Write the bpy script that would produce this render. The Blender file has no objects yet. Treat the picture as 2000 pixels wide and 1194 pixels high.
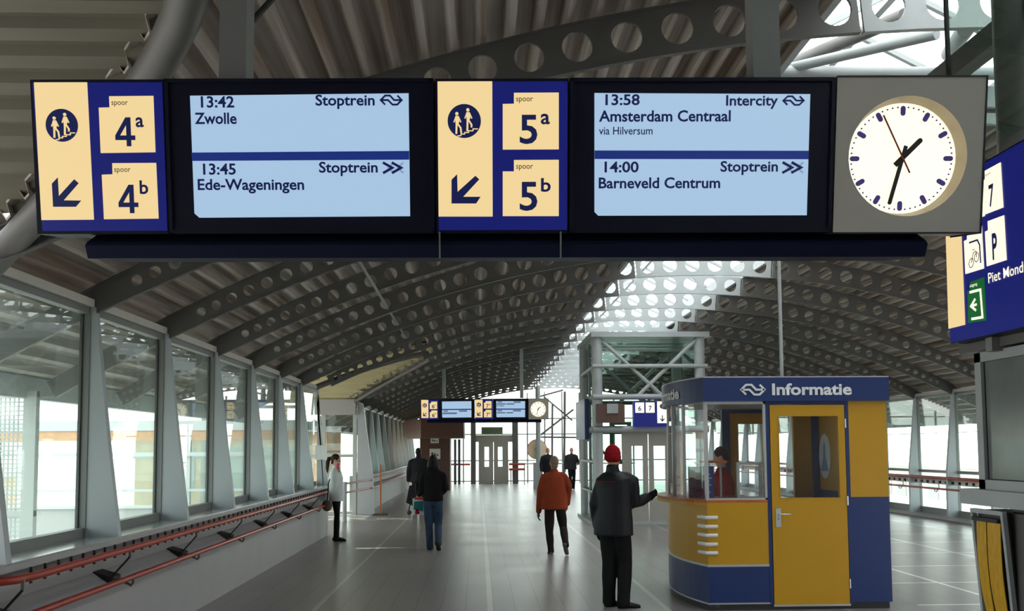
import bpy, bmesh, math, random
from mathutils import Vector, Matrix
random.seed(4)
sc = bpy.context.scene
COL = sc.collection
R_ = math.radians

# ------------------------------------------------------------------ camera
FPX, PPX, PPY, EYE = 1800.0, 1000.0, 750.0, 1.78
CAMR = Matrix.Rotation(R_(-2.07), 3, 'Z') @ Matrix.Rotation(R_(94.0), 3, 'X') @ Matrix.Rotation(R_(-.35), 3, 'Z')
CAMP = Vector((0, 0, EYE))
cd = bpy.data.cameras.new('camera'); cam = bpy.data.objects.new('camera', cd); COL.objects.link(cam)
cam.matrix_world = Matrix.Translation(CAMP) @ CAMR.to_4x4()
cd.sensor_fit = 'HORIZONTAL'; cd.sensor_width = 36; cd.lens = FPX / 2000 * 36
cd.shift_y = (PPY - 597) / 2000
cd.clip_start = .05; cd.clip_end = 2000
sc.camera = cam

# ------------------------------------------------------------------ sky, sun, exposure
w = bpy.data.worlds.new('sky'); sc.world = w; w.use_nodes = True
nt = w.node_tree; nt.nodes.clear()
sky = nt.nodes.new('ShaderNodeTexSky'); sky.sky_type = 'NISHITA'; sky.sun_disc = False
sky.sun_elevation = R_(48); sky.sun_rotation = R_(15); sky.dust_density = 3; sky.air_density = 1.2
mx = nt.nodes.new('ShaderNodeMix'); mx.data_type = 'RGBA'; mx.inputs[0].default_value = .75
mx.inputs[7].default_value = (.95, .98, 1.0, 1)
scl = nt.nodes.new('ShaderNodeVectorMath'); scl.operation = 'SCALE'; scl.inputs[3].default_value = .12
bg = nt.nodes.new('ShaderNodeBackground'); bg.inputs[1].default_value = 5.0
out = nt.nodes.new('ShaderNodeOutputWorld')
nt.links.new(sky.outputs[0], scl.inputs[0]); nt.links.new(scl.outputs[0], mx.inputs[6])
nt.links.new(mx.outputs[2], bg.inputs[0]); nt.links.new(bg.outputs[0], out.inputs[0])
sd = bpy.data.lights.new('sun', 'SUN'); sd.energy = 9.0; sd.angle = R_(1.0); sd.color = (1, .95, .86)
sun = bpy.data.objects.new('sun', sd); COL.objects.link(sun); sun.location = (0, 30, 40)
sun.rotation_euler = Vector((.55, -.45, -.70)).to_track_quat('-Z', 'Y').to_euler()
sc.view_settings.view_transform = 'Standard'; sc.view_settings.look = 'None'
sc.view_settings.exposure = 0.0; sc.view_settings.gamma = 1.0; sc.view_settings.use_curve_mapping = False
sc.cycles.max_bounces = 10; sc.cycles.diffuse_bounces = 5; sc.cycles.glossy_bounces = 5
sc.cycles.transparent_max_bounces = 32; sc.cycles.caustics_reflective = False; sc.cycles.caustics_refractive = False
sc.cycles.use_denoising = True; sc.cycles.sample_clamp_indirect = 6

# ------------------------------------------------------------------ materials
def lin(r, g, b):
    f = lambda c: (c / 255 / 12.92) if c / 255 <= .04045 else ((c / 255 + .055) / 1.055) ** 2.4
    return (f(r), f(g), f(b))
def mat(name, col, rough=.5, metal=0., var=.0, scale=6., stretch=(1, 1, 1), col2=None, bump=0., spec=.5):
    m = bpy.data.materials.new(name); m.use_nodes = True
    t = m.node_tree; b = t.nodes['Principled BSDF']
    b.inputs['Base Color'].default_value = (*col, 1); b.inputs['Roughness'].default_value = rough
    b.inputs['Metallic'].default_value = metal; b.inputs['Specular IOR Level'].default_value = spec
    if var > 0 or col2:
        tc = t.nodes.new('ShaderNodeTexCoord'); mp = t.nodes.new('ShaderNodeMapping')
        mp.inputs['Scale'].default_value = stretch
        nz = t.nodes.new('ShaderNodeTexNoise'); nz.inputs['Scale'].default_value = scale; nz.inputs['Detail'].default_value = 5
        rp = t.nodes.new('ShaderNodeValToRGB')
        rp.color_ramp.elements[0].position = .35; rp.color_ramp.elements[1].position = .68
        c2 = col2 or tuple(c * (1 - var) for c in col)
        rp.color_ramp.elements[0].color = (*c2, 1); rp.color_ramp.elements[1].color = (*col, 1)
        t.links.new(tc.outputs['Object'], mp.inputs[0]); t.links.new(mp.outputs[0], nz.inputs['Vector'])
        t.links.new(nz.outputs[0], rp.inputs[0]); t.links.new(rp.outputs[0], b.inputs['Base Color'])
        if bump:
            bp = t.nodes.new('ShaderNodeBump'); bp.inputs['Strength'].default_value = bump; bp.inputs['Distance'].default_value = .02
            t.links.new(nz.outputs[0], bp.inputs['Height']); t.links.new(bp.outputs[0], b.inputs['Normal'])
    return m
def emit(name, col, strength, base=None):
    m = mat(name, base or col, .35); b = m.node_tree.nodes['Principled BSDF']
    b.inputs['Emission Color'].default_value = (*col, 1); b.inputs['Emission Strength'].default_value = strength
    return m
def glass(name, tint=(.9, .96, .93), ior=1.5, rough=0.0, haze=0.0, hcol=(.7, .8, .76)):
    m = bpy.data.materials.new(name); m.use_nodes = True
    t = m.node_tree; t.nodes.clear()
    o = t.nodes.new('ShaderNodeOutputMaterial'); tr = t.nodes.new('ShaderNodeBsdfTransparent'); tr.inputs[0].default_value = (*tint, 1)
    gl = t.nodes.new('ShaderNodeBsdfGlossy'); gl.inputs['Roughness'].default_value = rough
    lw = t.nodes.new('ShaderNodeLayerWeight'); lw.inputs[0].default_value = .5      # thin sheet: Schlick's curve, same from both sides
    pw = t.nodes.new('ShaderNodeMath'); pw.operation = 'POWER'; t.links.new(lw.outputs['Facing'], pw.inputs[0]); pw.inputs[1].default_value = 5
    fr = t.nodes.new('ShaderNodeMath'); fr.operation = 'MULTIPLY_ADD'; t.links.new(pw.outputs[0], fr.inputs[0]); f0 = ((ior - 1) / (ior + 1)) ** 2
    fr.inputs[1].default_value = 1 - f0; fr.inputs[2].default_value = f0
    mxs = t.nodes.new('ShaderNodeMixShader')
    t.links.new(fr.outputs[0], mxs.inputs[0]); t.links.new(tr.outputs[0], mxs.inputs[1]); t.links.new(gl.outputs[0], mxs.inputs[2])
    last = mxs
    if haze:
        df = t.nodes.new('ShaderNodeBsdfTranslucent'); df.inputs[0].default_value = (*hcol, 1)
        m2 = t.nodes.new('ShaderNodeMixShader'); m2.inputs[0].default_value = haze
        t.links.new(mxs.outputs[0], m2.inputs[1]); t.links.new(df.outputs[0], m2.inputs[2]); last = m2
    t.links.new(last.outputs[0], o.inputs[0]); return m

M = {}
M['steel'] = mat('painted_steel', (.125, .122, .114), .5, var=.12, scale=3)
M['steel_light'] = mat('light_grey_steel', (.40, .43, .43), .4, var=.1, scale=4)
M['deck'] = mat('corrugated_deck', (.56, .53, .49), .55, col2=(.24, .18, .135), scale=2.0, stretch=(7, .16, 2))
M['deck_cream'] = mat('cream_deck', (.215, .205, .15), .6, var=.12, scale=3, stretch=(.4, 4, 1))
M['deck_olive'] = mat('olive_cream_deck', (.56, .51, .29), .6, var=.12, scale=3, stretch=(.4, 4, 1))
M['fin'] = mat('fin_paint', (.44, .48, .50), .42, var=.06, scale=2)
M['wallpaint'] = mat('wall_paint', (.42, .41, .41), .5, var=.06, scale=2)
M['sill'] = mat('sill_metal', (.50, .52, .52), .18, .35, var=.08, scale=3)
M['frame'] = mat('window_frame', (.22, .23, .22), .45)
M['frame_light'] = mat('light_window_frame', (.48, .52, .50), .4)
M['gasket'] = mat('black_rubber', (.012, .013, .013), .6)
M['red'] = mat('red_handrail', (.42, .05, .03), .32, var=.12, scale=8)
M['black'] = mat('black_metal', (.015, .015, .016), .5)
M['dark'] = mat('dark_grey_metal', (.05, .05, .052), .5)
M['glass'] = glass('window_glass', haze=.04, hcol=(.72, .84, .80))
M['navy_trough'] = mat('navy_trough', (.010, .014, .04), .6, spec=.15)
M['steel_mid'] = mat('hanger_steel', (.20, .205, .20), .5)
M['glass_clear'] = glass('kiosk_glass', (.97, .98, .98), 1.45)
M['glass_roof'] = glass('roof_glass', (.55, .57, .57), 1.45, haze=.65, hcol=(.9, .92, .92))
M['glass_tower'] = glass('tower_glass', (.86, .93, .90), 1.5)
M['navy'] = mat('navy_lacquer', (.004, .006, .02), .45, spec=.25)
M['blue_lit'] = emit('blue_backlit', lin(14, 24, 112), .8, lin(8, 12, 60))
M['cream_lit'] = emit('cream_backlit', lin(252, 222, 160), .9, (.06, .055, .04))
M['screen'] = emit('display_screen', lin(176, 208, 238), .86, (.05, .05, .06))
M['screen_bar'] = emit('display_bar', lin(14, 44, 128), .8, (.02, .02, .05))
M['ink'] = emit('navy_ink', lin(18, 30, 88), .6, lin(10, 14, 50))
M['ink_grey'] = mat('faded_ink', lin(140, 165, 205), .5)
M['ink_faded'] = emit('faded_display_ink', lin(142, 170, 212), .85, (.05, .05, .06))
M['ink_brown'] = mat('brown_ink', lin(96, 66, 42), .5)
M['dial'] = emit('clock_dial', lin(255, 246, 214), 1.15, (.8, .78, .7))
M['clock_rim'] = mat('clock_rim', (.55, .46, .30), .45)
M['clock_grey'] = mat('clock_housing', (.50, .47, .41), .5)
M['hand'] = mat('clock_hand_black', (.02, .018, .016), .5)
M['hand_red'] = mat('clock_hand_red', lin(150, 50, 22), .5)
M['tick'] = emit('clock_tick', lin(66, 54, 122), .5, lin(60, 50, 110))
M['green_lit'] = emit('green_backlit', lin(14, 96, 44), .7, lin(14, 90, 40))
M['white_lit'] = emit('white_backlit', lin(255, 244, 214), 1.0, (.8, .78, .7))
M['k_blue'] = mat('kiosk_blue', lin(24, 50, 104), .35, var=.05, scale=2)
M['k_yellow'] = mat('kiosk_yellow', lin(192, 144, 12), .38, var=.04, scale=2)
M['k_black'] = mat('kiosk_plinth', (.018, .018, .02), .5)
M['alu'] = mat('aluminium', (.62, .63, .64), .3, .7)
M['white'] = mat('white_enamel', (.78, .8, .82), .4)
M['wood'] = mat('orange_wood', lin(190, 104, 48), .4, var=.3, scale=5, stretch=(1, 8, 8))
M['brown'] = mat('brown_panel', (.125, .062, .048), .5, var=.1)
M['brick'] = mat('brick_wall', lin(204, 158, 118), .8, var=.2, scale=9)
M['pale'] = mat('pale_plaster', (.7, .68, .62), .8, var=.08)
M['green_pipe'] = mat('green_paint', lin(20, 110, 74), .5)
M['concrete'] = mat('concrete', (.42, .42, .40), .9, var=.15, scale=.6)
M['beige_door'] = mat('beige_lift_door', (.36, .34, .30), .42, var=.05)
M['paper'] = mat('paper', (.8, .8, .78), .8)
M['skin'] = mat('skin', lin(206, 150, 122), .55)
M['eye'] = mat('eye_dark', (.02, .015, .012), .3)

# floor: grey tiles with dark joints, pale strips every 1.87 m
fm = bpy.data.materials.new('floor_tiles'); fm.use_nodes = True
t = fm.node_tree; b = t.nodes['Principled BSDF']
tc = t.nodes.new('ShaderNodeTexCoord'); sp_ = t.nodes.new('ShaderNodeSeparateXYZ'); t.links.new(tc.outputs['Object'], sp_.inputs[0])
def mth(op, a, b_=None, c=None):
    n = t.nodes.new('ShaderNodeMath'); n.operation = op
    for i, v in enumerate((a, b_, c)):
        if v is None: continue
        if isinstance(v, (int, float)): n.inputs[i].default_value = v
        else: t.links.new(v, n.inputs[i])
    return n.outputs[0]
def band(src, off, pitch, half):      # 1 inside a line of half-width 'half'
    f = mth('PINGPONG', mth('SUBTRACT', src, off), pitch / 2)
    return mth('LESS_THAN', f, half)
X_, Y_ = sp_.outputs[0], sp_.outputs[1]
jx = band(X_, .12, 1.95 / 7, .0035); jy = band(Y_, .4, 1.65, .005)
strip = band(X_, .12, 1.95, .032); seam = band(X_, .12 + .036, 1.95, .004)
crossl = mth('MULTIPLY', band(Y_, .4, 1.65, .028), mth('GREATER_THAN', X_, 4.9))
nz = t.nodes.new('ShaderNodeTexNoise'); nz.inputs['Scale'].default_value = .9; nz.inputs['Detail'].default_value = 6
t.links.new(tc.outputs['Object'], nz.inputs['Vector'])
rp = t.nodes.new('ShaderNodeValToRGB'); rp.color_ramp.elements[0].color = (.22, .205, .20, 1); rp.color_ramp.elements[1].color = (.292, .272, .262, 1)
t.links.new(nz.outputs[0], rp.inputs[0])
# per-tile tone
fx = mth('FLOOR', mth('DIVIDE', mth('SUBTRACT', X_, .12), 1.95 / 7)); fy = mth('FLOOR', mth('DIVIDE', mth('SUBTRACT', Y_, .4), 1.65))
wn = t.nodes.new('ShaderNodeTexWhiteNoise'); wn.noise_dimensions = '2D'
cb = t.nodes.new('ShaderNodeCombineXYZ'); t.links.new(fx, cb.inputs[0]); t.links.new(fy, cb.inputs[1]); t.links.new(cb.outputs[0], wn.inputs['Vector'])
tone = mth('ADD', mth('MULTIPLY', wn.outputs['Value'], .12), .94)
def mixc(fac, a, bcol):
    n = t.nodes.new('ShaderNodeMix'); n.data_type = 'RGBA'
    t.links.new(fac, n.inputs[0]); t.links.new(a, n.inputs[6])
    if isinstance(bcol, tuple): n.inputs[7].default_value = (*bcol, 1)
    else: t.links.new(bcol, n.inputs[7])
    return n.outputs[2]
tn = t.nodes.new('ShaderNodeVectorMath'); tn.operation = 'SCALE'; t.links.new(rp.outputs[0], tn.inputs[0]); t.links.new(tone, tn.inputs[3])
c = mixc(jy, tn.outputs[0], (.20, .195, .19)); c = mixc(jx, c, (.10, .095, .09))
c = mixc(strip, c, (.42, .41, .39)); c = mixc(mth('MULTIPLY', strip, mth('GREATER_THAN', X_, 4.9)), c, (.72, .70, .67)); c = mixc(seam, c, (.13, .125, .12)); c = mixc(crossl, c, (.72, .70, .67))  # strips and cross lines on the right paler: reflected light put into colour
t.links.new(c, b.inputs['Base Color'])
rr = mth('ADD', mth('MULTIPLY', nz.outputs[0], .14), .24); t.links.new(rr, b.inputs['Roughness']); b.inputs['Specular IOR Level'].default_value = .32
M['floor'] = fm

# ------------------------------------------------------------------ mesh helpers
class MB:
    def __init__(s): s.v = []; s.f = []
    def add(s, vs, fs):
        o = len(s.v); s.v += [tuple(p) for p in vs]; s.f += [tuple(i + o for i in f) for f in fs]; return s
    def box(s, x0, x1, y0, y1, z0, z1):
        return s.add([(x0, y0, z0), (x1, y0, z0), (x1, y1, z0), (x0, y1, z0), (x0, y0, z1), (x1, y0, z1), (x1, y1, z1), (x0, y1, z1)],
                     [(0, 3, 2, 1), (4, 5, 6, 7), (0, 1, 5, 4), (1, 2, 6, 5), (2, 3, 7, 6), (3, 0, 4, 7)])
    def prism(s, poly, a, b_, axis='y'):      # polygon in the two other axes, extruded from a to b along axis
        P = {'y': lambda p, q: (p[0], q, p[1]), 'z': lambda p, q: (p[0], p[1], q), 'x': lambda p, q: (q, p[0], p[1])}[axis]
        n = len(poly)
        return s.add([P(p, a) for p in poly] + [P(p, b_) for p in poly],
                     [tuple(range(n)), tuple(range(2 * n - 1, n - 1, -1))] + [(i, i + n, (i + 1) % n + n, (i + 1) % n) for i in range(n)])
    def tube(s, pts, r, n=10, caps=True, close=False):
        pts = [Vector(p) for p in pts]; rs = r if isinstance(r, (list, tuple)) else [r] * len(pts)
        up = None; rings = []
        for i, p in enumerate(pts):
            d = (pts[min(i + 1, len(pts) - 1)] - pts[max(i - 1, 0)]).normalized()
            if up is None:
                up = Vector((0, 0, 1)) if abs(d.z) < .9 else Vector((0, 1, 0))
            a = d.cross(up).normalized(); c_ = a.cross(d).normalized(); up = c_
            rings.append([p + (a * math.cos(2 * math.pi * k / n) + c_ * math.sin(2 * math.pi * k / n)) * rs[i] for k in range(n)])
        vs = [v for rg in rings for v in rg]; fs = []
        for i in range(len(pts) - 1):
            for k in range(n): fs.append((i * n + k, i * n + (k + 1) % n, (i + 1) * n + (k + 1) % n, (i + 1) * n + k))
        if caps: fs.append(tuple(range(n - 1, -1, -1))); fs.append(tuple((len(pts) - 1) * n + k for k in range(n)))
        return s.add(vs, fs)
    def bar(s, a, b_, w, h=None):             # rectangular bar between two points
        a, b_ = Vector(a), Vector(b_); h = h or w; d = (b_ - a).normalized()
        up = Vector((0, 0, 1)) if abs(d.z) < .95 else Vector((0, 1, 0))
        sx = d.cross(up).normalized() * w / 2; sz = sx.cross(d).normalized() * h / 2
        vs = [p + i * sx + j * sz for p in (a, b_) for i, j in ((-1, -1), (1, -1), (1, 1), (-1, 1))]
        return s.add(vs, [(0, 1, 2, 3), (7, 6, 5, 4), (0, 4, 5, 1), (1, 5, 6, 2), (2, 6, 7, 3), (3, 7, 4, 0)])
    def ball(s, c_, rx, ry, rz, n=16, m=10, rot=None):
        vs = []; fs = []; c_ = Vector(c_)
        for j in range(1, m):
            th = math.pi * j / m
            for k in range(n):
                ph = 2 * math.pi * k / n; p = Vector((rx * math.sin(th) * math.cos(ph), ry * math.sin(th) * math.sin(ph), rz * math.cos(th)))
                if rot: p = rot @ p
                vs.append(c_ + p)
        tp, bt = Vector((0, 0, rz)), Vector((0, 0, -rz))
        if rot: tp, bt = rot @ tp, rot @ bt
        vs += [c_ + tp, c_ + bt]; T, B = len(vs) - 2, len(vs) - 1
        for j in range(m - 2):
            for k in range(n): fs.append((j * n + k, (j + 1) * n + k, (j + 1) * n + (k + 1) % n, j * n + (k + 1) % n))
        for k in range(n): fs.append((T, k, (k + 1) % n)); fs.append((B, (m - 2) * n + (k + 1) % n, (m - 2) * n + k))
        return s.add(vs, fs)
    def loft(s, pts, rad, side, n=14, rnd=True):   # elliptical sections; rad = (a along side, b across)
        pts = [Vector(p) for p in pts]; side = Vector(side)
        if rnd:                                   # rounded ends
            d0 = (pts[0] - pts[1]).normalized(); d1 = (pts[-1] - pts[-2]).normalized()
            e0, e1 = min(rad[0]), min(rad[-1])
            pts = [pts[0] + d0 * e0 * .7, pts[0] + d0 * e0 * .45] + pts + [pts[-1] + d1 * e1 * .45, pts[-1] + d1 * e1 * .7]
            rad = [tuple(x * .35 for x in rad[0]), tuple(x * .8 for x in rad[0])] + list(rad) + [tuple(x * .8 for x in rad[-1]), tuple(x * .35 for x in rad[-1])]
        vs = []; fs = []
        for i, p in enumerate(pts):
            d = (pts[min(i + 1, len(pts) - 1)] - pts[max(i - 1, 0)]).normalized()
            a = (side - d * side.dot(d)).normalized(); c_ = d.cross(a)
            for k in range(n):
                q = 2 * math.pi * k / n; vs.append(p + a * rad[i][0] * math.cos(q) + c_ * rad[i][1] * math.sin(q))
        for i in range(len(pts) - 1):
            for k in range(n): fs.append((i * n + k, i * n + (k + 1) % n, (i + 1) * n + (k + 1) % n, (i + 1) * n + k))
        fs.append(tuple(range(n - 1, -1, -1))); fs.append(tuple((len(pts) - 1) * n + k for k in range(n)))
        return s.add(vs, fs)

def link(name, me, parent=None):
    o = bpy.data.objects.new(name, me); COL.objects.link(o)
    if parent: o.parent = parent
    return o
def mesh(name, mb, m, parent=None, smooth=False, off=None, fix=True):
    me = bpy.data.meshes.new(name)
    vs = mb.v if off is None else [(p[0] - off[0], p[1] - off[1], p[2] - off[2]) for p in mb.v]
    me.from_pydata(vs, [], mb.f); me.update()
    if fix:
        bm = bmesh.new(); bm.from_mesh(me); bmesh.ops.recalc_face_normals(bm, faces=bm.faces); bm.to_mesh(me); bm.free()
    me.materials.append(M[m] if isinstance(m, str) else m)
    if smooth:
        for p in me.polygons: p.use_smooth = True
        try: me.set_sharp_from_angle(angle=R_(38))
        except Exception: pass
    return link(name, me, parent)
def tag(o, label=None, cat=None, group=None, kind=None):
    for k, v in (('label', label), ('category', cat), ('group', group), ('kind', kind)):
        if v: o[k] = v
    return o
def thing(name, label, cat, loc=(0, 0, 0), rotz=0, group=None):
    o = bpy.data.objects.new(name, None); COL.objects.link(o); o.empty_display_size = .1
    o.location = loc; o.rotation_euler = (0, 0, rotz); return tag(o, label, cat, group)
def part(name, mb, m, root, smooth=False):        # verts given in world space, root unrotated
    up = root; off = Vector((0, 0, 0))
    while up: off += up.location; up = up.parent
    return mesh(name, mb, m, root, smooth, off)
def solo(name, mb, m, label, cat, loc=(0, 0, 0), group=None, smooth=False):  # a thing that is one mesh
    o = mesh(name, mb, m, None, smooth, loc); o.location = loc; return tag(o, label, cat, group)
def struct(name, mb, m, parent=None, smooth=False, label=None):
    o = mesh(name, mb, m, parent, smooth)
    if parent is None: tag(o, label, None, None, 'structure')
    return o
def dup(root, loc, label=None, group=None):
    r = root.copy(); COL.objects.link(r); r.location = loc
    if label: r['label'] = label
    if group: r['group'] = group
    for ch in list(root.children):
        c_ = ch.copy(); COL.objects.link(c_); c_.parent = r
        for g in list(ch.children):
            d = g.copy(); COL.objects.link(d); d.parent = c_
    return r
ORD = 'first second third fourth fifth sixth seventh eighth ninth tenth eleventh twelfth thirteenth fourteenth fifteenth sixteenth seventeenth eighteenth nineteenth twentieth twenty-first twenty-second twenty-third twenty-fourth'.split()
# photograph rays, used to read off real positions on real planes
def ray(u, v): return CAMR @ Vector(((u - PPX) / FPX, -(v - PPY) / FPX, -1))
def atY(u, v, Y):
    d = ray(u, v); return CAMP + d * (Y / d.y)
def atZ(u, v, z=0.):
    d = ray(u, v); return CAMP + d * ((z - EYE) / d.z)

# ------------------------------------------------------------------ hall geometry
XC, K = 3.87, .0352
XL, XR = -3.36, 11.1
Y0, PIT = 6.2, 1.867
YB, YE = -5.0, 47.6
zc = lambda t: 4.91 - K * t * t
hb = lambda t: max(.16, .345 - .0028 * t * t)
def pt(X, v=0.):                          # point at height v above the arch line
    tt = X - XC; n = math.hypot(1, 2 * K * tt)
    return (X + v * 2 * K * tt / n, zc(tt) + v / n)
NOTCH = [(3.45, 4.02), (22.1, 4.06)]      # side-hall vaults: axis Y, crown height
def notch_w(i, X):
    d = (NOTCH[i][1] - pt(X)[1]) / .11
    return math.sqrt(d) if d > 0 else 0.

# floor
f = MB(); f.box(-3.5, 11.6, YB, YE + .3, -.3, 0); f.box(-9, -3.5, 18.9, 25.5, -.3, 0); f.box(-9, -3.5, .2, 6.2, -.3, 0)
struct('floor', f, 'floor', label='grey tiled station concourse floor with pale joint strips')

# ceiling: corrugated deck on the arch, with the two side-hall notches on the left
def deck_side(xa, xb, notches):
    mb = MB(); pitch = .2
    n = int(abs(xb - xa) / pitch) + 1; prof = []
    for i in range(n + 1):
        x0 = xa + (xb - xa) * i / n; dx = (xb - xa) / n
        for fr, dep in ((0, 0), (.22, 0), (.30, .085), (.92, .085)):
            if i == n and fr > 0: break
            prof.append((x0 + dx * fr, dep))
    for (xa_, va), (xb_, vb) in zip(prof[:-1], prof[1:]):
        segs = [[(YB, YB), (YE, YE)]]
        if notches:
            segs = []; prev = (YB, YB)
            for i, (yc, _) in enumerate(NOTCH):
                wa, wb = notch_w(i, xa_), notch_w(i, xb_)
                if wa <= 0 and wb <= 0: continue
                segs.append([prev, (yc - wa, yc - wb)]); prev = (yc + wa, yc + wb)
            segs.append([prev, (YE, YE)])
        h0 = hb(xa_ - XC) / 2 + .016; h1 = hb(xb_ - XC) / 2 + .016
        A, B = pt(xa_, h0 + va), pt(xb_, h1 + vb); A2, B2 = pt(xa_, h0 + va + .015), pt(xb_, h1 + vb + .015)
        for (s0, s1) in segs:
            mb.add([(A[0], s0[0], A[1]), (B[0], s0[1], B[1]), (B[0], s1[1], B[1]), (A[0], s1[0], A[1]),
                    (A2[0], s0[0], A2[1]), (B2[0], s0[1], B2[1]), (B2[0], s1[1], B2[1]), (A2[0], s1[0], A2[1])],
                   [(0, 1, 2, 3), (7, 6, 5, 4), (0, 4, 5, 1), (1, 5, 6, 2), (2, 6, 7, 3), (3, 7, 4, 0)])
    return mb
struct('ceiling', deck_side(2.66, -4.62, True), 'deck', label='arched corrugated metal roof deck left of the skylight')
struct('ceiling', deck_side(5.08, 12.36, False), 'deck', label='arched corrugated metal roof deck right of the skylight')
# eave edges outside
e = MB()
for s in (1,):
    for xx in (-4.62, 12.36):
        p = pt(xx, .1); segs = [(YB, YE)] if xx > 0 else [(6.3, 19.0), (25.2, YE)]
        for a, b2 in segs: e.box(p[0] - .06, p[0] + .06, a, b2, p[1] - .14, p[1] + .08)
struct('trim_1', e, 'steel_light', label='grey gutter edge of the roof outside the windows')

# side-hall vaults (ribs run across the view)
def vault(i, y0, y1, name):
    yc, z0 = NOTCH[i]; mb = MB(); n = int((y1 - y0) / .2); prof = []
    for k in range(n + 1):
        for fr, dep in ((0, 0), (.45, 0), (.55, .055), (.95, .055)):
            if k == n and fr > 0: break
            prof.append((y0 + (y1 - y0) * (k + fr) / n, dep))
    def xin(y):          # where the vault meets the hall arch
        z = z0 - .11 * (y - yc) ** 2; d = (4.91 - z) / K
        return XC - math.sqrt(d) + .13
    for (ya, da), (yb, db) in zip(prof[:-1], prof[1:]):
        za, zb = z0 + .185 - .11 * (ya - yc) ** 2 + da, z0 + .185 - .11 * (yb - yc) ** 2 + db
        xa_, xb_ = xin(ya), xin(yb)
        mb.add([(xa_, ya, za), (xb_, yb, zb), (-9.5, yb, zb), (-9.5, ya, za), (xa_, ya, za + .015), (xb_, yb, zb + .015), (-9.5, yb, zb + .015), (-9.5, ya, za + .015)],
               [(0, 1, 2, 3), (7, 6, 5, 4), (0, 4, 5, 1), (1, 5, 6, 2), (2, 6, 7, 3), (3, 7, 4, 0)])
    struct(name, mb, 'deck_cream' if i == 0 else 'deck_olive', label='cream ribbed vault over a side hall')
vault(0, .2, 6.2, 'ceiling'); vault(1, 18.95, 25.4, 'ceiling')

sw_ = MB().box(-9.5, -3.5, .1, .2, 0, 1.0).box(-9.5, -3.56, 6.2, 6.3, 0, 1.0)
struct('wall_side_hall', sw_, 'wallpaint', label='low walls of the near side hall')
struct('wall_near_left', MB().box(-4.6, -4.5, YB, .2, 0, 4), 'wallpaint', label='wall left of the camera')
# rafters -------------------------------------------------------------
JT = 1.185
def holes():
    ts = [.195]
    while True:
        a = ts[-1]; s = .392 - .00513 * a * a; s = .392 - .00513 * (a + s / 2) ** 2
        if a + s > 6.98: break
        ts.append(a + s)
    return ts
HT = holes()
def web(sgn, cells, TH=.022):                  # cells: (t0, t1, hole t or None)
    mb = MB(); N = 20
    def P(tt, u, v, y):
        ca = 1 / math.hypot(1, 2 * K * tt); x, z = XC + sgn * (tt + u * ca), 0
        x, z = pt(x, v); return (x, y, z)
    for (t0, t1, th) in cells:
        if th is None:
            k = max(1, int((t1 - t0) / .3))
            for j in range(k):
                a, b2 = t0 + (t1 - t0) * j / k, t0 + (t1 - t0) * (j + 1) / k
                vs = []
                for y in (-TH / 2, TH / 2):
                    for tt, sg in ((a, -1), (b2, -1), (b2, 1), (a, 1)): vs.append(P(tt, 0, sg * hb(tt) / 2, y))
                mb.add(vs, [(0, 1, 2, 3), (7, 6, 5, 4), (0, 4, 5, 1), (1, 5, 6, 2), (2, 6, 7, 3), (3, 7, 4, 0)])
            continue
        r = .1235 - .00158 * th * th; r = max(.035, r); ang = []
        ca = 1 / math.hypot(1, 2 * K * th); ul, ur = (t0 - th) / ca, (t1 - th) / ca; hh = hb(th) / 2
        corners = [math.atan2(b2, a) % (2 * math.pi) for a, b2 in ((ur, hh), (ul, hh), (ul, -hh), (ur, -hh))]
        ang = sorted([2 * math.pi * (k + .5) / N for k in range(N)] + corners)
        vin, vout = [], []
        for q in ang:
            cx, cy = math.cos(q), math.sin(q)
            k = min([x for x in ((ur / cx if cx > 1e-9 else (ul / cx if cx < -1e-9 else 1e9)), (hh / cy if cy > 1e-9 else (-hh / cy if cy < -1e-9 else 1e9)))])
            vin.append((r * cx, r * cy)); u, v = k * cx, k * cy
            if abs(abs(v) - hh) < 1e-6: v = math.copysign(hb(th + u * ca) / 2, v)
            vout.append((u, v))
        n = len(ang); vs = []
        for y in (-TH / 2, TH / 2):
            vs += [P(th, u, v, y) for u, v in vin]; vs += [P(th, u, v, y) for u, v in vout]
        fs = []
        for k in range(n):
            j = (k + 1) % n
            fs += [(k, n + k, n + j, j), (2 * n + k, 2 * n + j, 3 * n + j, 3 * n + k), (k, j, 2 * n + j, 2 * n + k)]
            fs.append((n + k, 3 * n + k, 3 * n + j, n + j))
        mb.add(vs, fs)
    return mb
def cellset(ta, tb):
    hs = [x for x in HT if ta < x < tb]; cells = []
    if not hs: return [(ta, tb, None)]
    for i, th in enumerate(hs):
        s = .392 - .00513 * th * th
        a = ta if i == 0 and th - ta < s else ((hs[i - 1] + th) / 2 if i else th - s / 2)
        b2 = (th + hs[i + 1]) / 2 if i + 1 < len(hs) else min(tb, th + s / 2)
        if i == 0 and a > ta: cells.append((ta, a, None))
        cells.append((a, b2, th))
    if tb - cells[-1][1] > .01: cells.append((cells[-1][1], tb, None))
    return cells
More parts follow.
